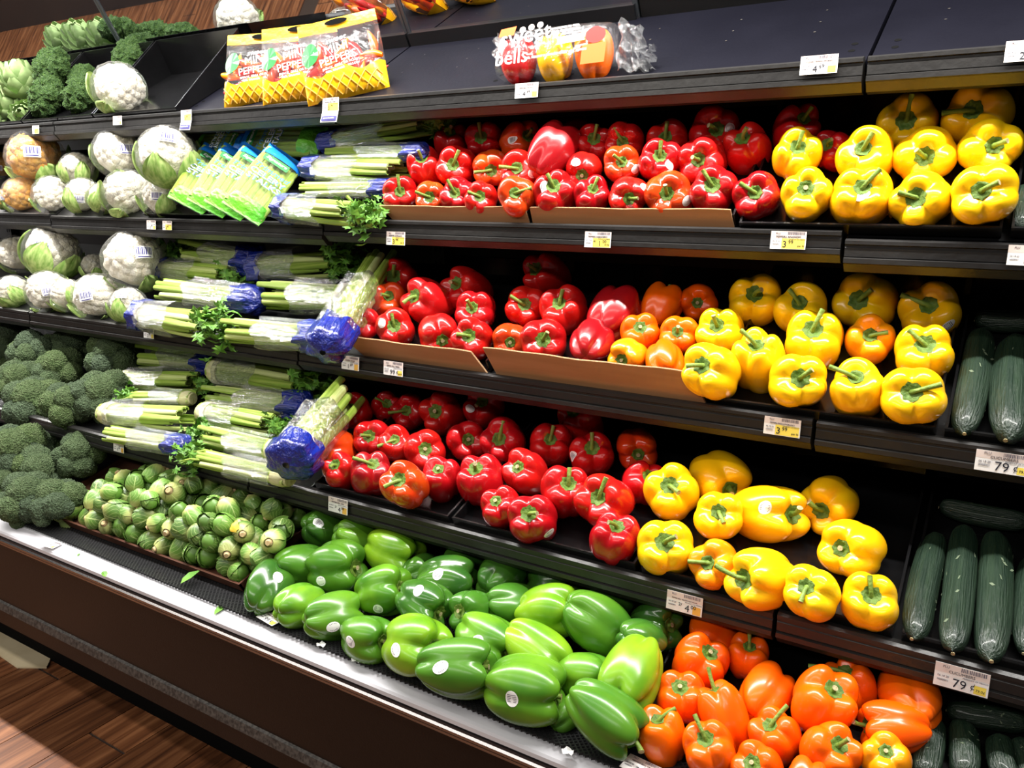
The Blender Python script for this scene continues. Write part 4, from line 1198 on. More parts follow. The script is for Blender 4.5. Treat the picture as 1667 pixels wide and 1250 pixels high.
def celery_variant(seed):
    r_ = random.Random(seed); st = []
    for j in range(9):
        th = 2 * pi * j / 9 + r_.uniform(-.2, .2); rb = .25; rt = r_.uniform(.24, .40)
        v, f = stalk_mesh(seed + j, rb * cos(th), rb * sin(th), rt * cos(th) * 1.05, rt * sin(th) * .95, r_.uniform(.80, 1.), .17)
        st.append(mesh_from(v, f, 'celery_stalk' if j % 3 else 'celery_pale'))
    for j in range(4):
        th = 2 * pi * j / 4 + .4
        v, f = stalk_mesh(seed + 20 + j, .1 * cos(th), .1 * sin(th), .12 * cos(th), .12 * sin(th), r_.uniform(.7, .9), .15)
        st.append(mesh_from(v, f, 'celery_pale'))
    def shell(x0, x1, r0, r1, m, rough, seg=26, n=14, close=False):
        V = []; Fc = []
        for i in range(n + 1):
            f = i / n; xx = x0 + (x1 - x0) * f
            for j in range(seg):
                th = 2 * pi * j / seg
                r = r0 + (r1 - r0) * f
                if close: r *= min(1., sqrt(max(0.02, f * 4.))) 
                r *= 1 + rough * noise.noise(Vector((xx * 5, cos(th) * 2.2, sin(th) * 2.2 + seed))) + rough * .5 * sin(7 * th + seed + 5 * xx)
                V.append((xx + (.03 * sin(5 * th + seed) * f if not close else .02 * sin(5 * th) * f), r * cos(th), r * sin(th)))
        for i in range(n):
            for j in range(seg): Fc.append((i * seg + j, (i + 1) * seg + j, (i + 1) * seg + (j + 1) % seg, i * seg + (j + 1) % seg))
        return mesh_from(V, Fc, m)
    mb = MB(); mb.tube([(-.02, 0, 0), (.05, 0, 0), (.12, 0, 0)], [.26, .34, .33], 12)
    return dict(st=st, sleeve=shell(.11, .56, .42, .45, 'sleeve_film', .07), blue=shell(-.06, .15, .40, .43, 'blue_plastic', .2, close=True), butt=mb.mesh('celery_butt', smooth=True))
CEL = [celery_variant(s) for s in (4, 9)]
def celery(z, k, base, tip, w, lab, blue=True, leaves=True, lift=.5, n=0, sleeve=True, grp=None, ls=1., tipz=None, pull=0.):
    P = PL[k]; ua, va = z.p(*base); ub, vb = (tipz or z).p(*tip)
    um, vm = (ua + ub) / 2, (va + vb) / 2; w = w * 1.52
    d = ray(um, vm); q = w / z.s / F
    nd = P.n.dot(d); t = P.n.dot(P.o - CAM) / (nd - lift * q)
    ymax = (P.o.y + P.t.y * (P.d - .1))
    if t < 0 or (d * t).y > ymax: t = ymax / d.y
    t -= pull
    D = q * t
    h = P.height(CAM + d * t)
    A = P.hit(ua, va, h) if P.n.dot(ray(ua, va)) < -.02 else CAM + ray(ua, va) * t
    B = P.hit(ub, vb, h) if P.n.dot(ray(ub, vb)) < -.02 else CAM + ray(ub, vb) * t
    ax = B - A; L = ax.length
    x, y, zz_ = ax.normalized(), None, None
    up = P.n; y = up.cross(x).normalized(); zz_ = x.cross(y)
    M = frame_mat(A, x * L, y * D, zz_ * D * .92)
    t = thing('celery_bunch', lab, 'celery', matrix=M, group=grp or f'bagged celery on the {SHELFNAME[k]}')
    V = CEL[n % 2]
    for me in V['st']: obj('stalk', me, t)
    obj('butt', V['butt'], t)
    if sleeve: obj('sleeve', V['sleeve'], t)
    if blue: s = obj('bag_base', V['blue'], t); s['label'] = 'dark blue printed end of the plastic bag'
    if leaves:
        obj('leaves', LEAFS[n % 3], t, matrix=Matrix.Translation((.95, 0, 0)) @ Matrix.Diagonal((D / L * 1.3 * ls, 1.2 * ls, 1.2 * ls, 1)))
# second shelf
celery(ZB, 2, (80, 690), (640, 598), 92, 'bagged celery with blue end left, topmost on the second shelf', n=0, pull=.12)
celery(ZB, 2, (560, 738), (60, 742), 78, 'bagged celery with blue end right, just under the topmost', leaves=False, n=1, lift=.6, pull=.10)
celery(ZB, 2, (10, 812), (500, 828), 112, 'bagged celery with blue end left, third down on the second shelf', leaves=False, n=0, lift=.6)
celery(ZB, 2, (400, 915), (-60, 915), 80, 'bagged celery with stalk tips left above the front bunch, second shelf', leaves=False, n=1)
celery(ZB, 2, (-125, 1005), (260, 1030), 118, 'bagged celery with dark leafy end hanging over the second shelf rail', n=0, ls=1.1)
# third shelf
celery(ZD, 3, (1250, 225), (880, 170), 125, 'bagged celery with leaves left under the upper rail, third shelf', n=0, pull=.07)
celery(ZD, 3, (1235, 255), (1650, 222), 132, 'bagged celery with blue end left, top right of the third shelf', n=1, pull=.07)
celery(ZD, 3, (775, 265), (1150, 300), 112, 'bagged celery with leaves right over the blue ball end, third shelf', n=0)
celery(ZD, 3, (1240, 415), (740, 350), 120, 'bagged celery with round blue end between the leafy bunches, third shelf', leaves=False, n=1)
celery(ZD, 3, (1720, 400), (1255, 385), 140, 'long green celery stalks with cut tips left, right half of third shelf', leaves=False, n=0, blue=False)
celery(ZD, 3, (675, 485), (1030, 525), 135, 'bagged celery with shiny clear sleeve, front left of the third shelf', n=1)
celery(ZD, 3, (1560, 590), (1075, 555), 125, 'bagged celery with fanned stalk tips left, front right of third shelf', leaves=False, n=0)
celery(ZE, 3, (95, 545), (375, 90), 165, 'celery standing diagonally with blue end down beside the cardboard tray, third shelf', leaves=False, n=1, lift=.75)
# fourth shelf
celery(ZD, 4, (1050, 705), (665, 680), 128, 'bagged celery with spread stalk tips left, top of the fourth shelf', leaves=False, n=0, pull=.06)
celery(ZD, 4, (1045, 750), (1500, 815), 150, 'thick celery in clear sleeve with dark leaves right, fourth shelf', blue=False, n=1, pull=.06)
celery(ZD, 4, (595, 800), (1000, 815), 112, 'celery in clear sleeve, base left, upper left of the fourth shelf', blue=False, n=0, ls=.7)
celery(ZD, 4, (930, 890), (620, 880), 75, 'thin celery with leaves left in the middle of the fourth shelf', blue=False, n=1, lift=.9)
celery(ZD, 4, (1480, 930), (975, 878), 122, 'bagged celery with big blue end right, middle of the fourth shelf', n=0, lift=.6, leaves=False)
celery(ZD, 4, (505, 960), (940, 975), 122, 'celery in shiny clear sleeve, base left, left of the fourth shelf', blue=False, leaves=False, n=1, lift=.6)
celery(ZD, 4, (985, 955), (1360, 1025), 122, 'celery in clear sleeve with leaves right, beside the diagonal bunch', blue=False, n=0, ls=.8)
celery(ZD, 4, (890, 1120), (490, 1050), 92, 'bagged celery with small blue end right, front left of fourth shelf', leaves=False, n=1)
celery(ZD, 4, (1370, 1145), (960, 1065), 112, 'celery with leaves left and pale base right, front of fourth shelf', blue=False, n=0, ls=.9)
celery(ZD, 4, (1400, 1275), (930, 1165), 100, 'frontmost celery with leaves drooping over the fourth shelf rail', blue=False, n=1, ls=1.2)
celery(ZD, 4, (1405, 1190), (1680, 850), 190, 'big celery lying diagonally with blue end towards the sprouts, fourth shelf', leaves=False, n=0, lift=.8)
# ------------------------------------------------------------------ trimmed celery packs
def pack_meshes():
    L, W, D = 1., .40, .2
    nx, ny = 24, 10; V = []; Fc = []; fm = []
    def th(f, g_): return D * .5 * (max(0., 1 - abs(2 * f - 1) ** 6)) ** .5 * (max(0., 1 - abs(g_) ** 3)) ** .5 + .006
    out = {}
    def sheet(f0, f1, grow, m, key, n=nx):
        V = []; Fc = []
        for side in (1, -1):
            b0 = len(V)
            for i in range(n + 1):
                f = f0 + (f1 - f0) * i / n
                for j in range(ny + 1):
                    g_ = j / ny * 2 - 1
                    V.append((f * L, g_ * W * .5 * (1 + .03 * sin(f * 30)), side * (th(f, g_) + grow) + .004 * sin(f * 60 + g_ * 9)))
            k = ny + 1
            for i in range(n):
                for j in range(ny):
                    q = (b0 + i * k + j, b0 + (i + 1) * k + j, b0 + (i + 1) * k + j + 1, b0 + i * k + j + 1)
                    Fc.append(q if side == 1 else q[::-1])
        out[key] = mesh_from(V, Fc, m)
    sheet(-.06, 1.05, .0, 'clear_bag', 'film'); sheet(.86, 1.05, .004, 'sky_blue_plastic', 'top_band', 6); sheet(-.05, .17, .004, 'green_print', 'bottom_band', 6)
    st = []
    for j in range(6):
        r_ = random.Random(j); y = -.165 + .066 * j
        mb = MB(); mb.tube([(.02, y, .01 * (j % 2)), (.3, y, .02), (.65, y * 1.02, .02), (.98, y * .97, .01 * (j % 2))], [.036, .042, .042, .036], 8); st.append(mb.mesh('celery_stalk', smooth=True))
    out['st'] = st
    return out
PK = pack_meshes()
def quad(w, h, m):
    return mesh_from([(-w / 2, -h / 2, 0), (w / 2, -h / 2, 0), (w / 2, h / 2, 0), (-w / 2, h / 2, 0)], [(0, 1, 2, 3)], m, False)
def celery_pack(A, B, face, lab, W=1.):
    """A = bottom end, B = blue top end, face = outward direction"""
    x = (B - A).normalized(); L = (B - A).length; z = (face - x * face.dot(x)).normalized(); y = z.cross(x)
    M = frame_mat(A, x * L, y * L * W, z * L * .9)
    t = thing('celery_pack', lab, 'celery pack', matrix=M, group='trimmed celery packs on the second shelf')
    for me in PK['st']: obj('stalk', me, t)
    obj('film', PK['film'], t); obj('top_band', PK['top_band'], t); obj('bottom_band', PK['bottom_band'], t)
    s = obj('logo', quad(.095, .26, 'logo_green'), t, matrix=Matrix.Translation((.79, .02, .112)))
    R = Matrix.Rotation(-pi / 2, 4, 'Z')
    obj('logo_lettering', text_mesh('Signature', .058, 'ink_white', .001, 'CENTER', .3), s, matrix=Matrix.Translation((-.012, 0, .003)) @ R)
    for tx, sz, px, mm, sh in (('Trimmed', .098, .60, 'ink_blue', .25), ('CELERY', .105, .50, 'ink_white', 0), ('STALKS', .105, .40, 'ink_white', 0)):
        obj('lettering', text_mesh(tx, sz, mm, .001, 'CENTER', sh), t, matrix=Matrix.Translation((px, 0, .116)) @ R)
    for tx, sz, px in (('CELERY', .105, .494), ('STALKS', .105, .394)):
        obj('lettering_outline', text_mesh(tx, sz * 1.02, 'ink_blue', .001, 'CENTER', 0), t, matrix=Matrix.Translation((px, -.009, .113)) @ R)
P2 = PL[2]
face = (P2.n * .8 - P2.t * .45 + Vector((.12, 0, 0))).normalized()
Wf = .95
for a, b, lab, hh in (((905, 985), (1065, 745), 'trimmed celery pack leaning, leftmost of the four', .05), ((1000, 1000), (1165, 748), 'trimmed celery pack leaning, second of the four', .065),
                  ((1085, 1010), (1265, 752), 'trimmed celery pack leaning, third of the four', .08), ((1175, 1025), (1385, 762), 'trimmed celery pack leaning in front, lettering fully visible', .095)):
    A = P2.hit(*ZA.p(*a), .02 + hh * .5); B = P2.hit(*ZA.p(*b), .03 + hh * .9)
    tA = (A - CAM).dot(FWD); B = CAM + ray(*ZA.p(*b)) * (tA + .10)
    A = CAM + ray(*ZA.p(*a)) * tA
    celery_pack(A, B, -ray(*ZA.p(*a)).normalized() + Vector((.0, 0, .3)), lab, 1.28)
for a, b, lab in (((1200, 700), (965, 698), 'trimmed celery pack lying across the others, green end left'), ((1545, 690), (1185, 690), 'trimmed celery pack lying across the others, blue end left and green end right')):
    dpt = (P2.pt(0, .17).y) 
    A = at_y(*ZA.p(*a), dpt); B = at_y(*ZA.p(*b), dpt)
    if 'green end left' in lab: A, B = B, A
    celery_pack(A, B, (-ray(*ZA.p(*a)).normalized() + Vector((0, 0, .5))).normalized(), lab, .8)

# ------------------------------------------------------------------ mini pepper bags and sweet bell pack on the top shelf
def mini_mesh():
    n, q = 14, 12; V = []; Fc = []
    for i in range(n + 1):
        f = i / n; r = .2 * (sin(pi * min(1, f * .93 + .06)) ** .6) * (1 - .45 * f)
        for j in range(q):
            th = 2 * pi * j / q; V.append((r * (1 + .08 * cos(3 * th)) * cos(th) + .06 * sin(f * 3), r * sin(th), f - .5))
    for i in range(n):
        for j in range(q): Fc.append((i * q + j, i * q + (j + 1) % q, (i + 1) * q + (j + 1) % q, (i + 1) * q + j))
    return V, Fc
mv, mf = mini_mesh()
MINI = {c: mesh_from(mv, mf, c) for c in ('orange_pepper', 'scarlet_pepper', 'amber_pepper', 'red_pepper')}
def pillow(w, h, d, u0, u1, v0, v1, grow, m, nx=18, ny=18, zig=None):
    V = []; Fc = []
    for side in (1, -1):
        b0 = len(V)
        for i in range(ny + 1):
            for j in range(nx + 1):
                a = u0 + (u1 - u0) * j / nx
                top = v1 + (zig(a) if zig else 0)
                b = v0 + (top - v0) * i / ny
                bul = (max(0, 1 - abs(2 * a - 1) ** 3)) ** .55 * (max(0, 1 - abs(2 * min(1., b / .86) - 1) ** 3)) ** .6
                wr = .004 * noise.noise(Vector((a * 9, b * 9, side * 3.))) + .002 * noise.noise(Vector((a * 23, b * 23, side)))
                V.append(((a - .5) * w * (1 - .10 * max(0, b - .55)), -side * (d * .5 * bul + grow + wr * (1 if bul > .05 else .2)), b * h))
        k = nx + 1
        for i in range(ny):
            for j in range(nx):
                q_ = (b0 + i * k + j, b0 + i * k + j + 1, b0 + (i + 1) * k + j + 1, b0 + (i + 1) * k + j)
                Fc.append(q_ if side == 1 else q_[::-1])
    return mesh_from(V, Fc, m)
BW, BH, BD = .212, .204, .078
BAGM = dict(film=pillow(BW, BH, BD, 0, 1, .17, .86, 0, 'clear_bag'), head=pillow(BW, BH, BD, 0, 1, .86, 1.0, .0005, 'bag_yellow', 18, 4),
            base=pillow(BW, BH, BD, 0, 1, 0, .27, .0008, 'bag_yellow', 24, 8, zig=lambda a: .05 * cos(a * 12.566) + .02 * a))
def weave():
    mb = MB()
    for k in range(-4, 9):
        for s in (1, -1):
            pts = []
            for i in range(7):
                b = .02 + .033 * i; a = k / 8 + s * b * .9 + .1
                if not .02 < a < .98: continue
                bul = (max(0, 1 - abs(2 * a - 1) ** 3)) ** .55 * (max(0, 1 - abs(2 * min(1., b / .86) - 1) ** 3)) ** .6
                pts.append(((a - .5) * BW, -(BD * .5 * bul + .0028), b * BH))
            if len(pts) > 2: mb.tube(pts, .0016, 4, 0, False)
    return mb.mesh('paper_orange')
WEAVE = weave()
BAGBVH = BVHTree.FromPolygons([v.co.copy() for v in BAGM['film'].vertices], [tuple(p.vertices) for p in BAGM['film'].polygons])
def drape(me, dx, dz, rot=0., off=.0018):
    """lay flat lettering on the bulging bag front"""
    m2 = me.copy(); c, s = cos(rot), sin(rot)
    for v in m2.vertices:
        x, z = v.co.x * c - v.co.y * s + dx, v.co.x * s + v.co.y * c + dz
        h, n, _, _ = BAGBVH.ray_cast(Vector((x, -1, z)), Vector((0, 1, 0)))
        y = (h.y if h else -.03) - off - v.co.z
        v.co = (x, y, z)
    return m2
LET = [('mini_lettering', drape(text_mesh('MINI', .030, 'ink_white', .0002, 'CENTER'), .0, .100, .10)), ('peppers_lettering', drape(text_mesh('PEPPERS', .027, 'ink_white', .0002, 'CENTER'), .0, .074, .10)),
       ('sweet_lettering', drape(text_mesh('sweet', .022, 'ink_white', .0002, 'CENTER', .3), .0, .125, .12)), ('small_lettering', drape(text_mesh('SNACK, GRILL OR ROAST', .0085, 'ink_white', .0002, 'CENTER'), .005, .064, .10)), ('small_lettering', drape(text_mesh('RED, ORANGE & YELLOW', .0075, 'ink_white', .0002, 'CENTER'), .008, .056, .10))]
lb = MB(); lb.add([(0, 0, 0)] + [(.021 * cos(t_) * (1 + .25 * cos(t_ * 2)), .03 * sin(t_), 0) for t_ in [2 * pi * i / 14 for i in range(14)]], [(0, i + 1, (i + 1) % 14 + 1) for i in range(14)])
LEAFL = drape(lb.mesh('logo_green'), -.072, .108, -.35)
def mini_bag(uv, Y, lean, yaw, roll, lab, cols, seed):
    p = at_y(*uv, Y)
    M = Matrix.Translation(p) @ Matrix.Rotation(yaw, 4, 'Z') @ Matrix.Rotation(lean, 4, 'X') @ Matrix.Rotation(roll, 4, 'Y')
    t = thing('mini_pepper_bag', lab, 'bag of peppers', matrix=M, group='bags of mini peppers')
    obj('clear_window', BAGM['film'], t); h = obj('header', BAGM['head'], t); obj('base_band', BAGM['base'], t); obj('weave_print', WEAVE, t)
    hb = MB(); hb.add([(.03 * cos(a) * 1., -.0052, .944 * BH + .0075 * sin(a)) for a in [2 * pi * i / 16 for i in range(16)]], [tuple(range(16))]); obj('handle_hole', hb.mesh('hole_black'), h)
    for nm, me in LET: obj(nm, me, t)
    obj('leaf_emblem', LEAFL, t)
    r_ = random.Random(seed)
    for i in range(26):
        a = (i % 5) / 4 * .135 - .068; b = .050 + (i % 13 // 5) * .033 + (.012 if i > 12 else 0)
        mm = Matrix.Translation((a + r_.uniform(-.012, .012), (.012 if i > 12 else -.012) + r_.uniform(-.004, .004), b)) @ Matrix.Rotation(r_.uniform(-1.9, 1.9), 4, 'Y') @ Matrix.Scale(.066 * r_.uniform(.85, 1.1), 4)
        obj('mini_pepper', MINI[cols[i % len(cols)]], t, matrix=mm)
yw = radians(24)
mini_bag((425, 172), 1.600, radians(-17), yw, radians(-2), 'yellow-topped bag of mini peppers, leftmost of the three', ['red_pepper', 'amber_pepper', 'red_pepper', 'orange_pepper'], 1)
mini_bag((492, 167), 1.575, radians(-15), yw, radians(-5), 'yellow-topped bag of mini peppers, half hidden between the other two', ['red_pepper', 'orange_pepper', 'scarlet_pepper'], 2)
mini_bag((568, 158), 1.566, radians(-15), yw, radians(-12), 'yellow-topped bag of mini peppers in front, lettering fully visible', ['orange_pepper', 'scarlet_pepper', 'red_pepper'], 3)

# sweet bells pack: three bell peppers in a printed clear sleeve
base = at_y(903, 127, 1.565)
yw2 = radians(2)
M = Matrix.Translation(base) @ Matrix.Rotation(yw2, 4, 'Z') @ Matrix.Rotation(radians(-14), 4, 'X') @ Matrix.Scale(.92, 4)
t = thing('sweet_bell_pack', 'clear printed sleeve of red, yellow and orange bell peppers on top shelf', 'pepper pack', matrix=M)
PW, PH_, PD = .305, .108, .09
for i, (c, x) in enumerate((('red_pepper', -.098), ('yellow_pepper', -.003), ('orange_pepper', .092))):
    X, Y_, Z_ = basis_z(Vector((-.1, -.25, .95)), roll=i * 1.1)
    o = obj('bell_pepper', body_mesh(i + 2, c), t, matrix=frame_mat(Vector((x, .0, .046)), X, Y_, Z_, .094))
    obj('calyx', PV[i + 2]['cal'], o)
V = []; Fc = []; n = 30; q = 22
for i in range(n + 1):
    f = i / n; x = (f - .5) * PW
    e = (max(0., 1 - abs(2 * f - 1) ** 7)) ** .5
    for j in range(q):
        th = 2 * pi * j / q
        sy = math.copysign(abs(cos(th)) ** .6, cos(th)) * (PD / 2 + .003) * (.35 + .65 * e); sz = math.copysign(abs(sin(th)) ** .6, sin(th)) * (PH_ / 2) * (.75 + .25 * e)
        wv = .003 * noise.noise(Vector((x * 40, th * 2, 0)))
        V.append((x, sy + wv, PH_ / 2 + sz + wv))
for i in range(n):
    for j in range(q): Fc.append((i * q + j, (i + 1) * q + j, (i + 1) * q + (j + 1) % q, i * q + (j + 1) % q))
obj('clear_sleeve', mesh_from(V, Fc, 'clear_bag'), t)
def crinkle(x0, x1, z0, z1, seed, amp):
    V = []; Fc = []; n = 12
    for i in range(n + 1):
        for j in range(n + 1):
            f, g_ = i / n, j / n
            x = x0 + (x1 - x0) * f + .006 * sin(g_ * 11 + seed); z = z0 + (z1 - z0) * g_ * (1 - .25 * f * sin(seed)) + .006 * sin(f * 9)
            V.append((x, amp * noise.noise(Vector((f * 6, g_ * 6, seed))) * (.4 + f), z))
    k = n + 1
    for i in range(n):
        for j in range(n): Fc.append((i * k + j, (i + 1) * k + j, (i + 1) * k + j + 1, i * k + j + 1))
    return mesh_from(V, Fc, 'crinkle_film', False)
obj('gathered_end', crinkle(.148, .205, .004, .118, 1, .03), t); obj('gathered_end', crinkle(.19, .235, .0, .06, 2, .03), t); obj('gathered_end', crinkle(-.15, -.172, .06, .112, 3, .012), t)
yf = -PD / 2 - .0075
RX = Matrix.Rotation(pi / 2, 4, 'X')
for s, sz, x, z, mm, sh, rz in (('sweet', .054, -.122, .058, 'ink_white', 0, .10), ('bells', .048, -.132, .016, 'ink_white', 0, .06)):
    obj('lettering', text_mesh(s, sz, mm, .0004, 'LEFT', sh), t, matrix=Matrix.Translation((x, yf, z)) @ Matrix.Rotation(-rz, 4, 'Y') @ RX)
for s, sz, x, z in (('RED, YELLOW & ORANGE SWEET BELL PEPPERS', .0072, -.055, .026), ('SANDWICHES TO GRILL,', .0066, .002, .086), ('STUFF, OR SLICE & DIP!', .0066, .006, .079)):
    obj('lettering', text_mesh(s, sz, 'ink_white', .0003, 'LEFT', .1), t, matrix=Matrix.Translation((x, yf, z)) @ Matrix.Rotation(-.06, 4, 'Y') @ RX)
o = obj('brand_label', mesh_from([(-.13, yf, .082), (-.09, yf, .084), (-.085, yf, .104), (-.125, yf, .100)], [(0, 1, 2, 3)], 'label_orange', False), t)
lb = MB()
lb.add([(.086, yf, .004), (.142, yf, .006), (.142, yf, .050), (.086, yf, .046)], [(0, 1, 2, 3)])
obj('printed_panel', lb.mesh('label_orange'), t)
lb = MB(); lb.add([(.02, yf - .0004, .052), (.09, yf - .0004, .058), (.086, yf - .0004, .066), (.09, yf - .0004, .074), (.02, yf - .0004, .068), (.028, yf - .0004, .060)], [(0, 1, 2, 5), (5, 2, 3, 4)])
obj('ribbon_print', lb.mesh('ink_white'), t)
lb = MB(); lb.add([(.115 + .024 * cos(a), yf - .0006, .066 + .018 * sin(a)) for a in [2 * pi * i / 18 for i in range(18)]], [tuple(range(18))]); obj('picture_print', lb.mesh('label_red'), t)
for k in range(3):
    lb = MB(); lb.add([(-.068 + .022 * k + .008 * cos(a), yf - .0003, .094 + .0035 * k + .007 * sin(a)) for a in [2 * pi * i / 14 for i in range(14)]], [tuple(range(14))]); obj('round_emblem', lb.mesh('paper_pink'), t)

# ------------------------------------------------------------------ kale, artichokes on the top shelf
def curly(seed, bead=4.5, amp=.5):
    vs = []
    for p in I5[0]:
        k = .42 + .12 * noise.noise(p * 2.5 + Vector((seed, 0, 0))) + .10 * abs(noise.noise(p * 6 + Vector((seed, 3, 0)))) + .12 * abs(noise.noise(p * 13 + Vector((0, seed, 0))))
        vs.append(p * k)
    return mesh_from(vs, I5[1], 'kale_green')
KV = [curly(s) for s in (1, 5, 9)]
P1 = PL[1]
def kale(z, c, w, lab, Y, n):
    u, v = z.p(*c); p = at_y(u, v, Y); D = w / z.s / F * (p - CAM).dot(FWD)
    t = thing('kale_bunch', lab, 'kale', matrix=frame_mat(p, Vector((1, 0, 0)), Vector((0, 1, 0)), Vector((0, 0, 1)), D), group='leafy greens on the top shelf')
    r_ = random.Random(n)
    for i in range(7):
        a = 2 * pi * i / 6
        off = Vector((.28 * cos(a), .1 * sin(a), .26 * sin(a))) if i < 6 else Vector((0, -.12, 0))
        obj('leaf_head', KV[(n + i) % 3], t, matrix=Matrix.Translation(off) @ Matrix.Rotation(i, 4, 'Z') @ Matrix.Rotation(i * 1.7, 4, 'X') @ Matrix.Scale(.58, 4))
    for i in range(4):
        mb = MB(); x = -.15 + .1 * i
        mb.tube([(x * .6, -.1, -.5), (x, -.25, -.2), (x * 1.5, -.2, .1)], [.035, .03, .02], 6); obj('stem', mb.mesh('kale_stem', smooth=True), t)
kale(ZA, (250, 330), 190, 'dark curly kale bunch, tall one behind the others', 1.66, 1)
kale(ZA, (225, 470), 190, 'curly kale bunch at the front of the top shelf', 1.60, 2)
kale(ZA, (385, 460), 170, 'curly kale bunch next to the wrapped cauliflower', 1.62, 3)
kale(ZA, (400, 390), 150, 'loose kale bunch above the one by the cauliflower', 1.70, 4)
kale(ZA, (625, 275), 175, 'kale bunch at the back against the mirror', 1.78, 5)
# artichokes / pale greens at the left end
def petal_mesh():
    V = []; Fc = []; n = 6
    for i in range(n + 1):
        f = i / n; w_ = .24 * sin(pi * min(1., .22 + .70 * f)) ** .8 * (1 - .25 * f * f)
        for j in range(5):
            g_ = j / 4 * 2 - 1; V.append((g_ * w_, -.05 * (1 - g_ * g_) - .10 * sin(f * 2.4), f * .52))
    for i in range(n):
        for j in range(4): Fc.append((i * 5 + j, i * 5 + j + 1, (i + 1) * 5 + j + 1, (i + 1) * 5 + j))
    return mesh_from(V, Fc, 'artichoke_green')
PETAL = petal_mesh()
CORE = mesh_from([p * .34 for p in I2[0]], I2[1], 'artichoke_green')
def artichoke(p, D, ax, lab):
    x, y, z = basis_z(ax); t = thing('artichoke', lab, 'artichoke', matrix=frame_mat(p, x, y, z, D), group='artichokes on the top shelf')
    obj('heart', CORE, t)
    mb = MB(); mb.tube([(0, 0, -.62), (0, 0, -.3)], [.09, .1], 9); obj('stem', mb.mesh('kale_stem', smooth=True), t)
    for r, (cnt_, zb, rad, tilt) in enumerate(((7, -.34, .22, .75), (7, -.22, .26, .45), (6, -.06, .24, .2), (5, .06, .18, -.05), (3, .1, .08, -.2))):
        for i in range(cnt_):
            a = 2 * pi * i / cnt_ + r * .45
            obj('petal', PETAL, t, matrix=Matrix.Rotation(a, 4, 'Z') @ Matrix.Translation((0, -rad, zb)) @ Matrix.Rotation(tilt, 4, 'X'))
artichoke(at_y(*ZA.p(45, 500), 1.62), .12, Vector((-.2, -.5, .6)), 'pale green artichoke at the left edge of the top shelf')
artichoke(at_y(*ZA.p(120, 560), 1.585), .085, Vector((.6, -.6, .2)), 'small yellow-green artichoke lying at the front of the top shelf')
artichoke(at_y(*ZA.p(-20, 590), 1.585), .10, Vector((.2, -.8, .3)), 'artichoke cut off by the left frame edge on the top shelf')
for i, x in enumerate((-3.28, -3.16, -3.40, -3.04)):
    artichoke(P1.pt(x, .11 + .05 * (i % 2), .085), .13, Vector((.1, -.2, .9)), ['artichoke hidden behind the kale, seen in the mirror, nearest the kale', 'artichoke behind the kale, second in the mirror', 'artichoke at far left, third in the mirror', 'artichoke behind the kale, at the back'][i])

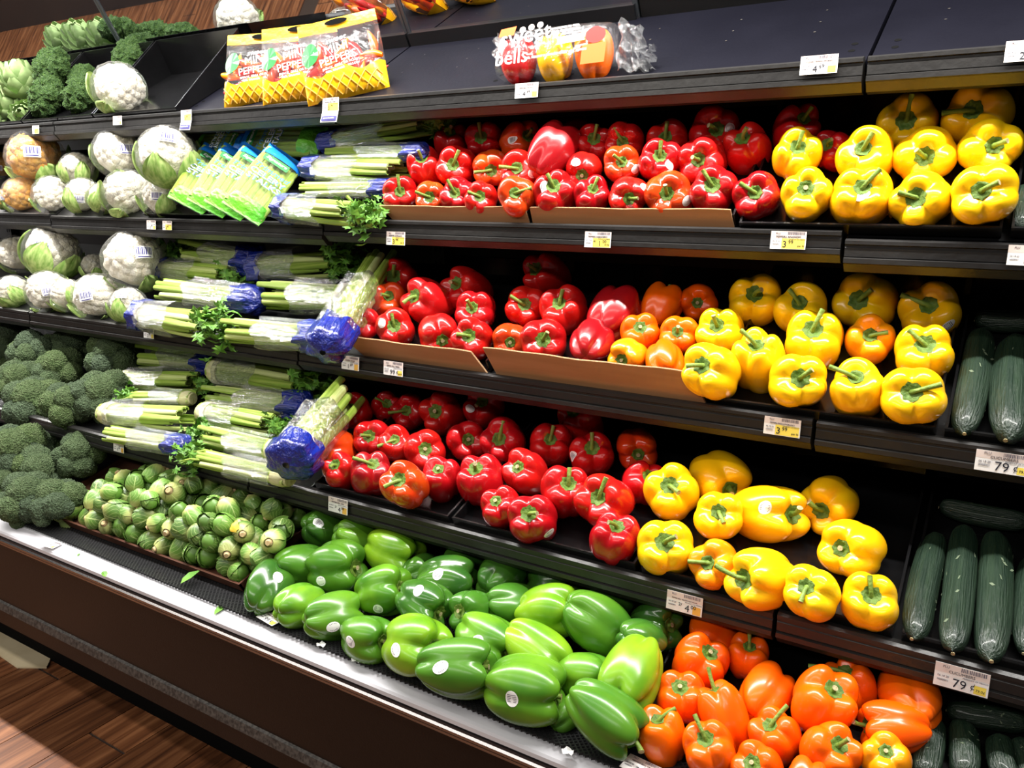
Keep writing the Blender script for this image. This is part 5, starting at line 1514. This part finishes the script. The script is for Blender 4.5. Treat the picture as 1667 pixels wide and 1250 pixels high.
# ------------------------------------------------------------------ price tags
def price_tag(u, v, k, w, h, price, name, lab, style='', lie=None, pu=None):
    if lie is None:
        y = SH[k][0] - .012; p = at_y(u, v, y - .0075)
        M = frame_mat(p, Vector((1, 0, 0)), Vector((0, .10, 1)).normalized(), Vector((0, -1, .10)).normalized())
    else:
        p = at_z(u, v, lie[0]); a = lie[1]
        M = frame_mat(p, Vector((cos(a), sin(a), 0)), Vector((-sin(a), cos(a), .05)), Vector((0, 0, 1)))
    t = thing('price_tag', lab, 'price tag', matrix=M, group='paper price tags on the rails')
    def q(nm, x0, x1, y0, y1, m, z=0., par=t):
        return obj(nm, mesh_from([(x0 * w, y0 * h, z), (x1 * w, y0 * h, z), (x1 * w, y1 * h, z), (x0 * w, y1 * h, z)], [(0, 1, 2, 3)], m, False), par)
    b = MB(); b.box(-w / 2, w / 2, -h / 2, h / 2, -.0006, 0)
    card = obj('card', b.mesh('paper_white'), t)
    q('header_band', -.5, .5, .12, .5, 'paper_pink', .0001, card)
    if 'Y' in style: q('price_patch', -.18, .47, -.47, .1, 'paper_yellow', .0002, card)
    elif 'o' in style: q('corner_patch', .24, .46, -.47, -.05, 'paper_orange', .0002, card)
    else: q('corner_patch', .24, .46, -.45, -.1, 'paper_yellow', .0002, card)
    bars = MB(); x = -.02
    rb = random.Random(int(u))
    while x < .44:
        bw = rb.choice((.008, .014, .02)); bars.add([(x * w, .30 * h, .0003), ((x + bw) * w, .30 * h, .0003), ((x + bw) * w, .47 * h, .0003), (x * w, .47 * h, .0003)], [(0, 1, 2, 3)]); x += bw + rb.choice((.009, .014))
    obj('barcode', bars.mesh('ink_grey'), card)
    def tx(nm, s, size, x, y, m='ink', al='LEFT'):
        return obj(nm, text_mesh(s, size, m, .0001, al), card, matrix=Matrix.Translation((x * w, y * h, .0005)))
    if name: tx('name_print', name, .085 * w * min(1., 15 / max(8, len(name))), 0, .14, 'ink', 'CENTER')
    if w > .03:
        tx('code_print', 'PLU', .075 * w, -.36, .33, 'ink_grey'); tx('date_print', '06 18 20', .06 * w, -.44, -.08, 'ink_grey'); tx('origin_print', 'PRODUCT OF MEXICO', .045 * w, .02, .03, 'ink_grey')
        tx('code_print', '0000001', .06 * w, -.44, -.25, 'ink_grey')
    big, small, pre = price
    x = -.16
    if pre: tx('price_print', pre, .13 * w, x, -.18); x += .09 * len(pre)
    tx('price_print', big, .27 * w, x, -.40); x += .165 * len(big)
    tx('price_print', small, (.15 if small != '¢' else .2) * w, x, -.20 if small != '¢' else -.3)
    if pu: tx('unit_print', pu, .08 * w, .27, -.35)
    if 'H' in style:      # long hanging slip below the tag
        b = MB(); b.add([(-.5 * w, -.5 * h, 0), (.5 * w, -.5 * h, 0), (.46 * w, -1.35 * h, .004), (-.56 * w, -1.3 * h, .004)], [(0, 1, 2, 3)]); s = obj('slip', b.mesh('paper_white'), card)
        b = MB(); b.add([(-.46 * w, -.85 * h, .003), (.45 * w, -.87 * h, .003), (.43 * w, -1.25 * h, .005), (-.50 * w, -1.21 * h, .005)], [(0, 1, 2, 3)]); obj('slip_band', b.mesh('ink_navy'), s)
        obj('slip_print', text_mesh('100% GUARANTEE', .085 * w, 'ink_white', .0001, 'CENTER'), s, matrix=Matrix.Translation((-.02 * w, -1.08 * h, .0062)))
W_, H_ = .058, .032
TW = .046
price_tag(58, 211, 1, .040, .026, ('2', '99', ''), '', 'small price tag with yellow corner under the artichokes, top rail', 'Y')
price_tag(191, 196, 1, .044, .026, ('3', '49', ''), '', 'small white price tag under the wrapped cauliflower, top rail')
price_tag(303, 188, 1, .046, .030, ('3', '99', ''), '', 'white price tag with hanging slip under the empty tray', 'YH')
price_tag(538, 170, 1, .054, .032, ('3', '79', ''), 'PEPPERS MINI SWEET', 'white price tag with hanging guarantee slip under the mini pepper bags', 'YH')
price_tag(857, 147, 1, .056, .030, ('4', '99', ''), 'PEPPERS BELL STOP LIGHT 3', 'white price tag reading 4.99 under the sweet bell pack')
price_tag(1333, 105, 1, .062, .031, ('4', '69', ''), '3 COUNT PEPPERS ORGANIC', 'white price tag reading 4.69 at the right of the top rail')
price_tag(1672, 82, 1, .058, .031, ('2', '99', ''), '', 'white price tag cut off by the right frame edge, top rail')
price_tag(246, 366, 2, .042, .026, ('3', '99', ''), '', 'plain white price tag under the celery packs, second rail')
price_tag(272, 367, 2, .042, .026, ('2', '49', ''), '', 'yellow-cornered price tag beside the plain one, second rail', 'Y')
price_tag(644, 388, 2, .056, .031, ('3', '99', ''), 'PEPPERS SERRANO', 'cream and yellow 3.99 price tag at the left cardboard tray, second rail', 'Y', pu='per lb')
price_tag(973, 390, 2, .058, .031, ('1', '00', '4/'), 'PEPPERS HABANERO', 'yellow price tag reading 4/1.00 in the middle of the second rail', 'Y', pu='25.0¢')
price_tag(1283, 391, 2, .061, .031, ('3', '99', ''), 'PEPPERS ANAHEIM', 'yellow price tag reading 3.99 at the right end of second rail', 'Y', pu='per lb')
price_tag(1676, 416, 2, .058, .031, ('1', '99', ''), '', 'white price tag cut off by the right frame edge, second rail')
price_tag(242, 542, 3, .046, .030, ('3', '99', ''), '', 'greyish price tag at the left of the third rail')
price_tag(570, 591, 3, .054, .032, ('1', '69', ''), 'CELERY STALK', 'white price tag reading 1.69 under the diagonal celery', 'o')
price_tag(640, 600, 3, .056, .032, ('99', '¢', ''), 'PEPPERS BELL GREEN', 'white price tag reading 99 cents on the third rail', pu='per lb')
price_tag(1273, 695, 3, .061, .031, ('3', '99', ''), 'PEPPERS PASILLA/POBLANO', 'yellow price tag reading 3.99 at the rail joint, third rail', 'Y', pu='per lb')
price_tag(1634, 754, 3, .075, .032, ('79', '¢', ''), 'CUCUMBERS', 'white price tag reading 79 cents under third shelf cucumbers', pu='79.0¢')
price_tag(193, 727, 4, .046, .030, ('1', '99', ''), '', 'price tag with orange patch at the left of the fourth rail', 'o')
price_tag(550, 823, 4, .056, .033, ('4', '00', '2/'), 'PEPPERS BELL RED', 'white price tag reading 2/4.00 under the red peppers, fourth rail', 'o')
price_tag(1114, 982, 4, .062, .033, ('4', '00', '2/'), 'PEPPERS BELL YELLOW HOT HOUSE', 'white price tag reading 2/4.00 under the yellow peppers, fourth rail', 'o')
price_tag(1565, 1106, 4, .068, .035, ('79', '¢', ''), 'CUCUMBERS', 'white price tag reading 79 cents under fourth shelf cucumbers', pu='79.0¢')
price_tag(83, 886, 5, .05, .028, ('2', '99', ''), '', 'price tag lying on the pale bumper near the broccoli', lie=(-.849, .1))
price_tag(440, 1006, 5, .056, .03, ('99', '¢', ''), 'PEPPERS BELL GREEN', 'price tag reading 99 cents lying on the mat by the green peppers', lie=(-.839, -.15))
price_tag(1046, 1250, 5, .06, .034, ('2', '00', ''), 'PEPPERS BELL ORANGE', 'white price tag on the mat below the orange peppers, cut by frame bottom', lie=(-.839, -.1))

# ------------------------------------------------------------------ stray bits on the bumper and mat
for u, v, r, lab in ((333, 800, .0, ''),): pass
def stray_leaf(u, v, z, s, rot, lab):
    p = at_z(u, v, z); mb = MB(); r_ = random.Random(int(u))
    vs = [(0, -.5, 0), (.22, -.2, .12), (.2, .2, .16), (0, .55, .05), (-.2, .15, .1), (-.18, -.2, .04), (0, 0, .02)]
    mb.add([Vector(q) * s for q in vs], [(6, 0, 1), (6, 1, 2), (6, 2, 3), (6, 3, 4), (6, 4, 5), (6, 5, 0)])
    tag(obj('leaf_scrap', mb.mesh('celery_leaf'), matrix=Matrix.Translation(p) @ Matrix.Rotation(rot, 4, 'Z')), lab, 'leaf')
stray_leaf(359, 992, -.852, .045, .3, 'stray green leaf scrap on the pale bumper below the sprouts')
stray_leaf(170, 935, -.853, .03, 1.2, 'thin green trimming on the pale bumper near the left')
stray_leaf(128, 903, -.853, .014, .6, 'tiny green trimming on the bumper by the lying tag')
stray_leaf(310, 940, -.83, .06, .2, 'loose sprout leaf hanging over the dark tray edge')
for u, v, lab in ((523, 1050, 'crumpled fruit sticker on the mat under the green peppers, left'), (580, 1075, 'loose fruit sticker on the mat below a green pepper'), (924, 1224, 'torn paper bit on the mat near the frame bottom')):
    p = at_z(u, v, -.842); mb = MB(); n = 12
    mb.add([(0, 0, .002)] + [(.010 * cos(2 * pi * i / n), .008 * sin(2 * pi * i / n), .0025 * sin(i * 2.1) + .002) for i in range(n)], [(0, i + 1, (i + 1) % n + 1) for i in range(n)])
    tag(obj('loose_sticker', mb.mesh('sticker_white'), matrix=Matrix.Translation(p)), lab, 'sticker')
